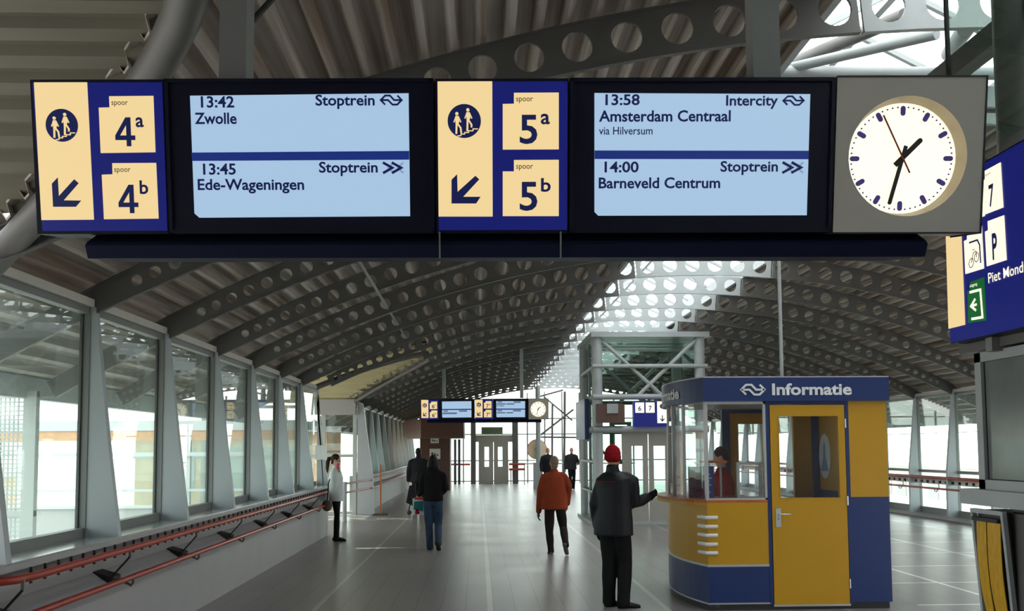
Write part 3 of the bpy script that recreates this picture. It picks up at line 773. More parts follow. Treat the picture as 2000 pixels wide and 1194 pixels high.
def circ(c_, r, n=36): return [(c_[0] + r * math.cos(2 * math.pi * k / n), c_[1] + r * math.sin(2 * math.pi * k / n)) for k in range(n)]
def crp(sc_, ox, oy, pts): return [(ox + x / sc_, oy + y / sc_) for x, y in pts]

FF = -.20        # front face of the board in its own frame
board = bpy.data.objects.new('departure_board', None); COL.objects.link(board)
board.matrix_world = Matrix.Translation((.1204, 3.499, 3.2122)) @ (Matrix.Rotation(-.038, 4, 'Z') @ Matrix.Rotation(.1622, 4, 'X') @ Matrix.Rotation(.0044, 4, 'Y'))
# local frame: origin at the middle of the top front edge; front face is y = 0
BP = Plane(board)
BC = {}
def q(pts): return [BP(*p) for p in pts]
BC['cream'] = [q(crp(3.732, 60, 150, [(30, 40), (415, 37), (465, 1043), (85, 1046)])), q(crp(2.2957, 650, 0, [(470, 350), (715, 350), (717, 972), (475, 972)]))]
BC['cream'] = [[(x, min(z, -.006)) for x, z in p_] for p_ in BC['cream']]
BC['arrow'] = [q(crp(3.732, 60, 150, [(205, 737), (213, 873), (325, 750), (357, 778), (248, 903), (375, 905), (337, 950), (172, 950), (163, 782)])),
               q(crp(2.2957, 650, 0, [(558, 783), (560, 862), (640, 790), (657, 806), (585, 884), (663, 884), (643, 914), (533, 914), (533, 808)]))]
BC['pict'] = [(BP(123, 245.7), 31.6 / 501), (BP(907, 237.4), 32.6 / 501)]
BC['tab'] = [[q(crp(3.732, 60, 150, [(577, 145), (898, 142), (913, 552), (516, 558), (502, 228), (580, 226)])), q(crp(3.732, 60, 150, [(600, 632), (918, 630), (936, 1035), (540, 1040), (524, 716), (602, 713)]))],
             [q(crp(2.2957, 650, 0, [(812, 418), (1013, 417), (1013, 671), (762, 672), (762, 468), (812, 467)])), q(crp(2.2957, 650, 0, [(812, 719), (1013, 718), (1013, 970), (762, 970), (762, 770), (812, 770)]))]]
BC['spoor'] = [[(219.4, 199, 251.9, 209.5), (224.8, 329.5, 257, 340)], [(1008, 191.7, 1041, 202.5), (1008, 323.2, 1041, 334)]]
BC['num'] = [[(226, 230.4, 267, 286.7), (232.3, 361.7, 273, 417.1)], [(1015, 225.2, 1049.5, 282.3), (1015, 355.9, 1049.5, 412.5)]]
BC['let'] = [[(266.3, 230, 282.9, 249.7), (274, 353, 291.8, 380)], [(1056, 223, 1073.8, 244), (1056.5, 348.5, 1075.5, 375.5)]]
BC['screen'] = [q([(371.5, 187.3), (798.1, 182.5), (801.1, 422.5), (389.8, 425.5), (380.2, 417)]), q([(1160.9, 182), (1582.2, 184.2), (1575.3, 420.7), (1168.3, 421.6), (1160.9, 414)])]
BC['sbar'] = [q([(375, 298.5), (799.5, 295.3), (799.5, 312.3), (376, 314.8)]), q([(1161, 294.4), (1579, 295), (1578.5, 311.4), (1161, 311)])]
T1 = [[('13:42', 392.9, 188.5, 458.6, 211.2), ('Zwolle', 381, 220.8, 463.5, 243.2), ('Stoptrein', 616.5, 185.5, 732.5, 213.6), ('13:45', 397.2, 319.8, 461.7, 342), ('Ede-Wageningen', 386.8, 350.2, 595, 378.3), ('Stoptrein', 623.4, 316.5, 738.4, 344.4)],
      [('13:58', 1182.2, 184.8, 1248.9, 206.4), ('Amsterdam Centraal', 1169.6, 216.2, 1426.3, 238.3), ('via Hilversum', 1169.6, 248.3, 1274, 263.6), ('Intercity', 1417.6, 186.6, 1518.2, 213.6), ('14:00', 1180.5, 316, 1246.9, 337.6), ('Barneveld Centrum', 1169.2, 347, 1405.8, 368.4), ('Stoptrein', 1406.7, 315, 1518.2, 342.4)]]
MK = [[(741, 185.7, 787.8, 206.6), (746.5, 318, 790, 338.5)], [(1526.5, 187.3, 1571.5, 207), (1526, 317.5, 1569.5, 338)]]
def box_q(b_): return BP.box(*b_)
TOPZ = 0.012
def make_board(root, tabs, full=True):
    Z0, Z1 = BP(800, 456)[1], 0.006
    edges = [BP(67, 300)[0], BP(325, 300)[0], BP(849.5, 300)[0], BP(1111, 300)[0], BP(1629, 300)[0], BP(1915, 300)[0]]
    edges[0] -= .005
    for i in (0, 1):
        pn = mesh('platform_panel', MB().box(edges[2 * i] + .002, edges[2 * i + 1] - .002, 0, .24, Z0, Z1), 'navy', root)
        plate('blue_face', [(edges[2 * i] + .012, Z1 - .012), (edges[2 * i + 1] - .006, Z1 - .012), (edges[2 * i + 1] - .006, Z0 + .012), (edges[2 * i] + .012 + (.012 if i == 0 else 0), Z0 + .012)], -.004, 0, 'blue_lit', pn)
        plate('cream_strip', BC['cream'][i], -.008, -.003, 'cream_lit', pn)
        plate('arrow', BC['arrow'][i], -.010, -.007, 'ink', pn)
        c_, r = BC['pict'][i]; plate('stairs_roundel', circ(c_, r), -.010, -.007, 'ink', pn)
        pc = MB(); S = lambda a, b_: (c_[0] + a * r, c_[1] + b_ * r)
        for (ox, oy, fl) in ((-.42, -.1, 0), (.24, .12, 1)):
            pc.prism(circ(S(ox - .02, oy + .53), r * .1, 12), -.0125, -.0095)
            pc.prism([S(ox - .11, oy + .4), S(ox + .09, oy + .4), S(ox + .13, oy + .08), S(ox + .06, oy - .1), S(ox - .1, oy - .1)], -.0125, -.0095)
            stroke(pc, [S(ox - .08, oy + .34), S(ox - .2, oy + .02)], r * .07, -.0125, -.0095)
            stroke(pc, [S(ox + .08, oy + .34), S(ox + .22, oy + .02)], r * .07, -.0125, -.0095)
            stroke(pc, [S(ox - .04, oy - .08), S(ox - .06, oy - .66 - .06 * fl)], r * .11, -.0125, -.0095)
            stroke(pc, [S(ox + .03, oy - .08), S(ox + .2, oy - .3 - .05 * fl), S(ox + .24 - .05 * fl, oy - .62 + .12 * fl)], r * .1, -.0125, -.0095)
        stroke(pc, [S(-.42, -.88), S(-.2, -.86), S(-.2, -.77), S(.02, -.77), S(.02, -.68), S(.26, -.68), S(.26, -.58), S(.52, -.58), S(.52, -.47), S(.82, -.47)], r * .055, -.0125, -.0095)
        mesh('walking_figures', pc, 'cream_lit', pn)
        for j in (0, 1):
            plate('platform_tab', BC['tab'][i][j], -.008, -.003, 'cream_lit', pn)
            if full: text('small_word', 'spoor', *box_q(BC['spoor'][i][j]), -.0095, 'ink_brown', pn, .004)
            if tabs[i][0] == '4':
                x0, z0, x1, z1 = box_q(BC['num'][i][j]); wd = (x1 - x0) * .215; P4 = lambda a, b_: (x0 + a * (x1 - x0), z0 + b_ * (z1 - z0)); g4 = MB()
                g4.prism([P4(.56, 0), P4(.79, 0), P4(.79, 1), P4(.56, 1)], -.0115, -.0095); g4.prism([P4(0, .215), P4(1, .215), P4(1, .375), P4(0, .375)], -.0114, -.0095)
                g4.prism([P4(0, .375), P4(.24, .375), P4(.79, 1), P4(.54, 1)], -.0113, -.0095); mesh('platform_number', g4, 'ink', pn)
            else: text('platform_number', tabs[i][0], *box_q(BC['num'][i][j]), -.0095, 'ink', pn, .018)
            text('platform_letter', tabs[i][1 + j], *box_q(BC['let'][i][j]), -.0095, 'ink', pn, .02)
        sn = mesh('train_display', MB().box(edges[2 * i + 1] + .002, edges[2 * i + 2] - .003, 0, .24, Z0, Z1), 'navy', root)
        plate('screen', BC['screen'][i], -.003, -.0005, 'screen', sn)
        plate('screen_divider', BC['sbar'][i], -.005, -.002, 'screen_bar', sn)
        bz = MB()      # raised bezel edge round the display housing
        x0, x1 = edges[2 * i + 1] + .004, edges[2 * i + 2] - .005
        bz.box(x0, x1, -.012, 0, Z1 - .014, Z1); bz.box(x0, x1, -.012, 0, Z0, Z0 + .014); bz.box(x0, x0 + .014, -.012, 0, Z0, Z1); bz.box(x1 - .014, x1, -.012, 0, Z0, Z1)
        mesh('bezel', bz, 'navy', sn)
        if full:
            for (s_, *b_) in T1[i]: text('train_line', s_, *box_q(b_), -.0065, 'ink', sn, .022 if 'via' not in s_ else .008)
            mesh('railway_mark', railway_mark(*box_q(MK[i][0]), -.0065, -.0035), 'ink', sn)
            a = box_q(MK[i][1]); mesh('arrow_mark', chevrons(*a, -.0065, -.0035, (.04, .44)), 'ink', sn)
            fd = MB(); 
            for qx in (.27, .70): stroke(fd, [(a[0] + (qx + .26) * (a[2] - a[0]), a[3]), (a[0] + qx * (a[2] - a[0]), (a[1] + a[3]) / 2), (a[0] + (qx + .26) * (a[2] - a[0]), a[1])], (a[3] - a[1]) * .2, -.0045, -.003)
            mesh('faded_arrow', fd, 'ink_faded', sn)
        else:
            for (s_, *b_) in T1[i]:
                if i == 0 and b_[1] < 300: continue
                x0, z0, x1, z1 = box_q(b_); lm = MB(); n = max(2, len(s_))
                for k in range(n):
                    if s_[k % len(s_)] != ' ': lm.box(x0 + (x1 - x0) * k / n, x0 + (x1 - x0) * (k + .72) / n, -.0065, -.0035, z0 + (z1 - z0) * (.1 + .12 * (k % 2)), z1)
                mesh('train_line', lm, 'ink', sn)
    # clock
    ck = BP(1771.5, 306); cR, cr = .232, .2165
    x0, x1 = edges[4] + .002, edges[5] + .006; hs = []
    N = 48; hm = MB()
    # front plate with a round opening
    corners = [BP(1634.3, 157.3), BP(1921, 159.6), BP(1908.7, 452.4), BP(1627, 452)]
    corners = [(x0, Z1), (x1, Z1), (x1, Z0), (x0, Z0)]
    out_ = []
    for k in range(N):
        a = 2 * math.pi * (k + .5) / N; cx, cz = math.cos(a), math.sin(a)
        kx = (x1 - ck[0]) / cx if cx > 1e-6 else ((x0 - ck[0]) / cx if cx < -1e-6 else 9); kz = (Z1 - ck[1]) / cz if cz > 1e-6 else ((Z0 - ck[1]) / cz if cz < -1e-6 else 9)
        kk = min(kx, kz); out_.append((ck[0] + kk * cx, ck[1] + kk * cz))
    def near_corner(p): return min(corners, key=lambda c2: (c2[0] - p[0]) ** 2 + (c2[1] - p[1]) ** 2)
    for c2 in corners:
        i_ = min(range(N), key=lambda k: (out_[k][0] - c2[0]) ** 2 + (out_[k][1] - c2[1]) ** 2); out_[i_] = c2
    inn = [(ck[0] + cR * math.cos(2 * math.pi * (k + .5) / N), ck[1] + cR * math.sin(2 * math.pi * (k + .5) / N)) for k in range(N)]
    vs = [(p[0], -.008, p[1]) for p in inn] + [(p[0], -.008, p[1]) for p in out_] + [(p[0], .24, p[1]) for p in out_]
    fs = [(k, (k + 1) % N, N + (k + 1) % N, N + k) for k in range(N)] + [(N + k, N + (k + 1) % N, 2 * N + (k + 1) % N, 2 * N + k) for k in range(N)] + [tuple(2 * N + k for k in range(N))]
    hs = mesh('clock', hm.add(vs, fs), 'clock_grey', root)
    ed = MB(); ed.box(x0, x1, -.012, .005, Z1, Z1 + .006); ed.box(x0, x1, -.012, .005, Z0 - .006, Z0); ed.box(x1, x1 + .006, -.012, .24, Z0 - .006, Z1 + .006)
    mesh('housing_edge', ed, 'black', hs)
    wl_ = MB(); D = .055
    vs = [(p[0], -.008, p[1]) for p in inn] + [(ck[0] + (p[0] - ck[0]) * cr / cR, D, ck[1] + (p[1] - ck[1]) * cr / cR) for p in inn]
    wl_.add(vs, [(k, (k + 1) % N, N + (k + 1) % N, N + k) for k in range(N)]); mesh('dial_rim', wl_, 'clock_rim', hs, True, fix=False)
    plate('dial', circ(ck, cr + .002, 48), D, D + .01, 'dial', hs)
    yy = D - .003
    tk = MB()
    for k in range(12):
        a = math.pi / 6 * k; dx, dz = math.sin(a), math.cos(a); r0, r1, wd = cr * .77, cr * .95, .0098
        pts = []
        for j in range(9):
            b_ = math.pi * j / 8; pts.append((ck[0] + dx * (r1 - wd + wd * math.sin(b_)) + dz * wd * math.cos(b_), ck[1] + dz * (r1 - wd + wd * math.sin(b_)) - dx * wd * math.cos(b_)))
        for j in range(9):
            b_ = math.pi * j / 8; pts.append((ck[0] + dx * (r0 + wd - wd * math.sin(b_)) - dz * wd * math.cos(b_), ck[1] + dz * (r0 + wd - wd * math.sin(b_)) + dx * wd * math.cos(b_)))
        tk.prism(pts, yy, yy + .002)
    for k in range(60):
        if k % 5: a = math.pi / 30 * k; tk.prism(circ((ck[0] + math.sin(a) * cr * .925, ck[1] + math.cos(a) * cr * .925), .0036, 8), yy, yy + .002)
    mesh('hour_marks', tk, 'tick', hs)
    def hand_(name, deg, r0, r1, wd, y, m):
        a = R_(deg); dx, dz = math.sin(a), math.cos(a)
        mb = MB(); stroke(mb, [(ck[0] + dx * r0, ck[1] + dz * r0), (ck[0] + dx * r1, ck[1] + dz * r1)], wd, y, y + .003)
        if m == 'hand': mb.prism(circ((ck[0] + dx * r1, ck[1] + dz * r1), wd / 2, 14), y, y + .003)
        mesh(name, mb, m, hs)
    hand_('hour_hand', 45, -.038, .098, .020, yy - .006, 'hand'); hand_('minute_hand', 194.5, -.05, .18, .0155, yy - .011, 'hand')
    hand_('second_hand', 333.5, -.065, .186, .006, yy - .016, 'hand_red')
    # lamp trough under the board and the two hangers
    a, b_ = BP(166, 480)[0], BP(1812, 480)[0]; Zb = BP(900, 503)[1]; Zm = BP(900, 478)[1]
    tr = MB().prism([(.10, Z0), (.42, Z0), (.42, Zb), (.02, Zb), (.0, Zm), (.02, Z0 - .03)], a, b_, 'x')
    mesh('lower_trough', tr, 'navy_trough', root)
    for u in (859, 1095): x = BP(u, 470)[0]; mesh('wire_clip', MB().box(x - .003, x + .003, -.012, -.004, Zb - .004, Z0 + .005), 'frame', root)
    return edges
rb = board
make_board(board, (('4', 'a', 'b'), ('5', 'a', 'b')))
tag(board, 'large hanging departure board for platforms 4 and 5 with lit round clock', 'departure board')
def hangers(root, us, w_, depth, ztop):
    bpy.context.view_layer.update(); inv = root.matrix_world.inverted()
    for u0 in us:
        x = u0; p0 = root.matrix_world @ Vector((x, depth, -.06)); p1 = Vector((p0.x, p0.y, ztop(p0.x)))
        mb = MB().bar(inv @ p0, inv @ p1, w_, w_); mesh('hanger', mb, 'steel_mid', root)
hangers(board, [BP(455, 100)[0] * 1.03, BP(1497, 100)[0] * 1.03], .108, .13, lambda x: zc(x - XC) + .15)
# the same kind of board further down the hall
b2_ = bpy.data.objects.new('departure_board', None); COL.objects.link(b2_)
cen = atY(945, 780.5, 26.5); lft, rgt = atY(822.5, 780, 26.5), atY(1070.5, 780, 26.5)
k2 = (rgt.x - lft.x) / 3.7
b2_.matrix_world = Matrix.Translation(((lft.x + rgt.x) / 2, 26.5, cen.z)) @ Matrix.Rotation(.12, 4, 'X') @ Matrix.Scale(k2, 4)
make_board(b2_, (('6', 'a', 'b'), ('7', 'a', 'b')), False)
tag(b2_, 'smaller distant departure board for platforms 6 and 7 hanging down the hall', 'departure board')
bpy.context.view_layer.update(); inv2 = b2_.matrix_world.inverted()
for u in (867, 1019):
    p = atY(u, 778, 26.65); mesh('hanger', MB().bar(inv2 @ p, inv2 @ Vector((p.x, 26.65, zc(p.x - XC) + .1)), .1, .1), 'steel_light', b2_)

# blue platform sign on the side of the near lift tower (faces left)
XS = 2.55
def atX(u, v, X):
    d = ray(u, v); return CAMP + d * (X / d.x)
sg = thing('platform_sign', 'big blue lit sign with 7, P and Piet Mond lettering at the right edge', 'sign', tuple(atX(1857, 672, XS)), R_(-90))
SP = Plane(sg)
cs = lambda pts: [SP(*p) for p in crp(2.843, 1820, 260, pts)]
LZ = SP(1915, 320)[1]; LX0 = 0; LX1 = 2.2
bd_ = mesh('sign_body', MB().box(0, LX1, 0, .14, 0, LZ), 'navy', sg)
bf_ = plate('blue_face', [(.005, .004), (LX1 - .01, .004), (LX1 - .01, LZ - .01), (.005, LZ - .01)], -.004, 0, 'blue_lit', sg)
a = cs([(77, 548), (165, 548), (190, 1065), (100, 1087)]); plate('cream_strip', [(.012, LZ - .03), (a[2][0], LZ - .03), a[2], a[3]], -.008, -.003, 'cream_lit', sg)
for nm, pts in (('platform_tab', [(302, 210), (388, 163), (403, 413), (294, 455), (287, 265), (303, 257)]), ('parking_tab', [(318, 490), (407, 457), (421, 705), (313, 740), (303, 548), (320, 540)]),
                ('bicycle_tab', [(203, 545), (282, 512), (295, 752), (194, 783), (186, 600), (203, 592)])):
    plate(nm, cs(pts), -.008, -.003, 'white_lit', sg)
a = cs([(302, 210), (403, 413)]); wq = a[1][0] - a[0][0]
p6 = cs([(302, 210), (388, 163), (403, 413), (294, 455), (287, 265), (303, 257)]); plate('platform_tab', [(x - .165 * 1.0, z) for x, z in p6], -.008, -.003, 'white_lit', sg)
def sp_text(body, pts, m, bold=.02, nm='lettering'):
    a = cs(pts); text(nm, body, a[0][0], a[1][1], a[1][0], a[0][1], -.0095, m, sg, bold)
sp_text('7', [(324, 292), (357, 403)], 'ink'); sp_text('P', [(342, 560), (376, 697)], 'ink', .03)
sp_text('spoor', [(306, 232), (338, 230)], 'ink_brown', .0)
gb = plate('exit_tab', cs([(220, 828), (297, 800), (310, 1040), (210, 1056), (205, 878), (220, 872)]), -.008, -.003, 'green_lit', sg)
a = cs([(228, 885), (283, 872), (290, 1022), (230, 1030), (270, 955)])
ar = MB(); stroke(ar, [cs([(220, 885)])[0], cs([(279, 870)])[0], cs([(291, 1023)])[0], cs([(230, 1033)])[0]], .013, -.0105, -.007)
stroke(ar, [cs([(250, 922)])[0], cs([(227, 962)])[0], cs([(254, 985)])[0]], .012, -.0105, -.007); stroke(ar, [cs([(226, 962)])[0], cs([(258, 952)])[0]], .012, -.0105, -.007)
mesh('exit_arrow', ar, 'white_lit', sg)
sp_text('uitgang', [(220, 842), (262, 850)], 'white_lit', .0)
c7 = cs([(320, 790), (392, 830)]); x0, z1 = c7[0]; x1 = cs([(512, 780)])[0][0]
bl, tl_ = cs([(322, 843)])[0], cs([(322, 785)])[0]
text('place_name', 'Piet Mondriaanplein', x0, bl[1] - .010, x0 + (x1 - x0) * 2.0, tl_[1] + .006, -.0075, 'white_lit', sg, .006)
bi = MB()
for c2 in ((228, 722), (258, 690)): stroke(bi, [cs([(c2[0] + 13 * math.cos(k * .785), c2[1] + 26 * math.sin(k * .785) - 6 * math.cos(k * .785))])[0] for k in range(9)], .0035, -.0095, -.0075)
stroke(bi, [cs([p])[0] for p in ((228, 722), (240, 665), (255, 655), (258, 690))], .0035, -.0095, -.0075); stroke(bi, [cs([p])[0] for p in ((236, 650), (246, 646))], .004, -.0095, -.0075)
mesh('bicycle_symbol', bi, 'ink_brown', sg)
sh = MB(); stroke(sh, [cs([p])[0] for p in ((216, 610), (262, 594), (274, 620), (281, 722))], .009, -.0095, -.0075); mesh('shelter_symbol', sh, 'ink', sg)
for bx0 in (.25, 1.6): mesh('bracket', MB().box(bx0, bx0 + .06, .05, .30, -.07, .02), 'frame', sg)
# ------------------------------------------------------------------ glazed lift tower in mid hall
YT, YT2 = 21.5, 24.1
XTa, XTb = atY(1168, 900, YT).x, atY(1366, 700, YT).x
Zt = lambda v: atY(1260, v, YT).z
tw = thing('lift_tower', 'glazed lift tower of grey steel tubes standing in mid hall behind the man in black', 'lift tower', (XTa, YT, 0))
for x in (XTa, XTb):
    for y in (YT, YT2): part('column', MB().tube([(x, y, 0), (x, y, Zt(652))], .125, 16), 'steel_light', tw, True)
tp = MB().box(XTa - .15, XTb + .2, YT - .2, YT2 + .2, Zt(660), Zt(650)); part('roof_plate', tp, 'steel_light', tw)
for v, r in ((716, .05), (776, .07), (839, .085)):
    z = Zt(v); rg = MB()
    rg.tube([(XTa - .12, YT - .1, z), (XTb + .16, YT - .1, z)], r, 10); part('ring_beam', rg, 'steel_light', tw, True)
    part('ring_beam', MB().tube([(XTa - .08, YT - .1, z), (XTa - .08, YT2 + .1, z)], r, 10), 'steel_light', tw, True)
    part('ring_beam', MB().tube([(XTa - .1, YT2 + .1, z), (XTb + .1, YT2 + .1, z)], r * .8, 10), 'steel', tw, True)
z0, z1 = Zt(775), Zt(665)
for y in (YT - .04, YT2):
    part('brace', MB().tube([(XTa + .1, y, z1), (XTa + 1.55, y, z0)], .045, 8), 'steel_light', tw, True)
    part('brace', MB().tube([(XTb - .1, y, z1), (XTb - 1.5, y, z0)], .045, 8), 'steel_light', tw, True)
for (xa, xb, ya, yb) in ((XTa + .13, XTb - .13, YT - .02, YT - .008), (XTa - .03, XTa - .018, YT + .1, YT2 - .1), (XTb + .018, XTb + .03, YT + .1, YT2 - .1), (XTa + .13, XTb - .13, YT2, YT2 + .012)):
    part('glass_wall', MB().box(xa, xb, ya, yb, .05 if xb - xa < .5 or ya > YT + 1 else Zt(835), Zt(662)), 'glass_tower', tw)
lz = MB(); lz.box(XTa + .13, XTb - .13, YT - .1, YT + .02, Zt(690), Zt(668))
for k in range(3): part('louver', MB().box(XTa + .15, XTb - .3, YT + .3, YT + .5, Zt(668 + 6 * k) - .03, Zt(668 + 6 * k)), 'steel_light', tw)
part('side_rail', MB().tube([(XTa - .1, YT, Zt(962)), (XTa - .1, YT2, Zt(962))], .03, 8), 'steel_light', tw)
part('side_rail', MB().tube([(XTa - .1, YT, Zt(902)), (XTa - .1, YT2, Zt(902))], .035, 8), 'steel_light', tw)
part('base', MB().box(XTa - .2, XTb + .2, YT - .14, YT2 + .15, 0, .07), 'steel_light', tw)
part('mullion', MB().box(XTa - .06, XTa + .0, YT + 1.2, YT + 1.3, 0, Zt(662)), 'steel_light', tw)
# lift doors
xa, xb = atY(1224, 950, YT).x, atY(1310, 950, YT).x; zd = Zt(848)
part('door_frame', MB().box(xa - .1, xa, YT - .06, YT + .04, .05, zd + .06), 'beige_door', tw); part('door_frame', MB().box(xb, xb + .25, YT - .06, YT + .04, .05, zd + .06), 'beige_door', tw)
part('door_frame', MB().box(xa, xb, YT - .06, YT + .04, zd, zd + .06), 'beige_door', tw)
mid = (xa + xb) / 2
for (a, b_) in ((xa, mid - .01), (mid + .01, xb)):
    w0, w1 = a + (b_ - a) * .22, a + (b_ - a) * .76; zb0, zb1 = .62, zd - .28
    dm = MB().box(a, w0, YT - .03, YT + .01, .05, zd).box(w1, b_, YT - .03, YT + .01, .05, zd).box(w0, w1, YT - .03, YT + .01, .05, zb0).box(w0, w1, YT - .03, YT + .01, zb1, zd)
    d_ = part('lift_door', dm, 'beige_door', tw); part('pane', MB().box(w0, w1, YT - .015, YT - .008, zb0, zb1), 'glass_tower', d_)
a, b_ = atY(1167, 826, YT - .3), atY(1220, 789, YT - .3)
ib = thing('indicator_box', 'brown indicator box with a small lamp panel hanging above the lift entrance', 'box', (a.x, YT - .3, a.z))
part('case', MB().box(a.x, b_.x, YT - .3, YT - .1, a.z, b_.z), 'brown', ib)
part('lamp_panel', MB().box(a.x + .22, b_.x - .16, YT - .34, YT - .3, (a.z + b_.z) / 2, b_.z), 'steel_light', ib)
gr = thing('green_lift_frame', 'green painted steel frame inside the glazed lift tower', 'lift frame', (XTa + .5, YT + .9, 0))
for x in (XTa + .42, XTa + .85): part('upright', MB().box(x, x + .09, YT + .9, YT + 1.0, 0, Zt(828)), 'green_pipe', gr)
part('crossbar', MB().box(XTa + .42, XTa + .94, YT + .88, YT + 1.02, Zt(828), Zt(822)), 'green_pipe', gr); part('crossbar', MB().box(XTa + .42, XTa + .94, YT + .88, YT + 1.02, Zt(908), Zt(900)), 'green_pipe', gr)
part('brace', MB().bar((XTa + .1, YT + .95, Zt(870)), (XTa + .45, YT + .95, Zt(900)), .06), 'green_pipe', gr)
# blue 6 / 7 sign on its front
a, b_ = atY(1238, 834, YT - .35), atY(1303, 784, YT - .35)
s67 = thing('platform_sign', 'blue and white 6 and 7 sign with down arrow on the mid-hall lift tower', 'sign', (a.x, YT - .35, a.z))
W_, H_ = b_.x - a.x, b_.z - a.z; x0, z0 = 0, 0
mesh('sign_body', MB().box(0, W_, 0, .12, 0, H_), 'blue_lit', s67)
for k, (ch, xx) in enumerate((('6', .05), ('7', .36))):
    mesh('platform_tab', MB().box(W_ * xx, W_ * (xx + .26), -.012, .002, H_ * .55, H_ * .95), 'white_lit', s67)
    text('platform_number', ch, W_ * (xx + .08), H_ * .62, W_ * (xx + .18), H_ * .82, -.016, 'ink', s67, .02)
mesh('cream_strip', MB().box(W_ * .70, W_ * .99, -.014, .002, H_ * .14, H_ * .99), 'white_lit', s67)
rg = MB().prism(circ((W_ * .845, H_ * .80), W_ * .075, 20), -.019, -.013); mesh('lift_roundel', rg, 'ink_brown', s67)
ar = MB(); stroke(ar, [(W_ * .845, H_ * .45), (W_ * .845, H_ * .22)], W_ * .03, -.019, -.013); stroke(ar, [(W_ * .78, H_ * .32), (W_ * .845, H_ * .22), (W_ * .91, H_ * .32)], W_ * .03, -.019, -.013)
mesh('down_arrow', ar, 'ink', s67); mesh('bracket', MB().box(W_ * .4, W_ * .6, .1, .26, 0.0, .1), 'steel_light', s67)
sgn2 = MB().box(2.52, 2.62, 21.9, 23.9, 1.98, 2.95); solo('platform_sign', sgn2, 'k_blue', 'dark blue sign seen edge-on on the mid-hall lift tower', 'sign', (2.57, 22.9, 1.98))

# ------------------------------------------------------------------ near lift tower at the right edge
nr = thing('lift_tower', 'near grey steel lift tower cut off by the right edge, carrying the big blue sign', 'lift tower', (2.8, 4.6, 0))
part('column', MB().tube([(2.84, 4.62, 0), (2.84, 4.62, 5.0)], .115, 18), 'steel', nr, True)
part('top_rail', MB().bar((2.86, 1.5, 4.03), (2.86, 5.75, 4.03), .10, .13), 'steel', nr)
part('side_glass', MB().box(2.70, 2.71, 1.5, 5.06, 3.35, 5.0), 'glass_tower', nr); part('glass_edge', MB().box(2.695, 2.715, 5.055, 5.075, 3.35, 5.0), 'gasket', nr)
part('rail', MB().tube([(2.72, 4.85, 3.62), (4.6, 4.85, 3.62)], .018, 8), 'frame', nr)
part('header', MB().box(2.64, 2.84, 1.5, 4.95, 2.28, 2.42), 'steel', nr)
part('lower_column', MB().box(2.66, 2.9, 1.5, 4.86, 0, 1.44), 'steel', nr)
part('ledge', MB().box(2.585, 2.9, 1.5, 4.9, 1.47, 1.55), 'steel_light', nr)
wf = MB(); wf.box(2.655, 2.70, 1.5, 4.83, 1.55, 1.60).box(2.655, 2.70, 1.5, 4.83, 2.22, 2.27).box(2.655, 2.70, 4.77, 4.83, 1.55, 2.27)
wq = part('window_frame', wf, 'steel_light', nr); part('gasket', MB().box(2.672, 2.69, 1.5, 4.775, 1.597, 1.605).box(2.672, 2.69, 4.765, 4.775, 1.6, 2.22), 'gasket', wq)
part('panel_glass', MB().box(2.676, 2.688, 1.5, 4.77, 1.60, 2.22), mat('grey_panel_glass', (.20, .215, .205), .12, var=.3, scale=3), wq)
part('inner_wall', MB().box(3.1, 3.12, 1.5, 4.8, 1.5, 2.3), 'frame_light', nr)
# poster frame with yellow sheets
pf = thing('leaflet_holder', 'tilted metal frame holding yellow printed sheets at the lower right edge', 'leaflet holder', (2.6, 4.6, .7))
def tilt(y, z, d=0.): return (2.60 + (1.44 - z) * .07 - d, y, z)
fr = MB()
for ya in (4.80, 4.52): fr.bar(tilt(ya, 1.45), tilt(ya, .72), .022)
fr.bar(tilt(4.80, 1.44), tilt(4.52, 1.44), .022); fr.bar(tilt(4.80, .73), tilt(4.52, .73), .022)
part('frame', fr, 'steel_light', pf)
bk = MB(); bk.add([tilt(4.79, 1.43, -.02), tilt(4.53, 1.43, -.02), tilt(4.53, .74, -.02), tilt(4.79, .74, -.02), tilt(4.79, 1.43, -.035), tilt(4.53, 1.43, -.035), tilt(4.53, .74, -.035), tilt(4.79, .74, -.035)], [(0, 1, 2, 3), (7, 6, 5, 4), (0, 4, 5, 1), (1, 5, 6, 2), (2, 6, 7, 3), (3, 7, 4, 0)])
part('backing', bk, 'dark', pf)
M['sheet'] = mat('yellow_sheet', lin(214, 164, 22), .5, var=.25, scale=14, stretch=(1, 3, 1))
for (ya, yb, zb0) in ((4.775, 4.685, .82), (4.675, 4.555, .79)):
    n = 10; vs = []; fs = []
    for k in range(n + 1):
        z = 1.40 + (zb0 - 1.40) * k / n; bul = .018 * math.sin(math.pi * k / n)
        for y in (ya, yb):
            yq = y - (.05 * (k / n) ** 5 if y == ya else .0); vs.append(tilt(yq, z, bul)); 
        for y in (ya, yb):
            yq = y - (.05 * (k / n) ** 5 if y == ya else .0); vs.append(tilt(yq, z, bul - .004))
    for k in range(n):
        o = 4 * k; fs += [(o, o + 1, o + 5, o + 4), (o + 3, o + 2, o + 6, o + 7), (o, o + 4, o + 6, o + 2), (o + 1, o + 3, o + 7, o + 5)]
    fs += [(0, 2, 3, 1), (4 * n, 4 * n + 1, 4 * n + 3, 4 * n + 2)]
    part('yellow_sheet', MB().add(vs, fs), 'sheet', pf, True)
part('clip_bar', MB().bar(tilt(4.78, 1.40, .01), tilt(4.54, 1.40, .01), .03, .02), 'black', pf)
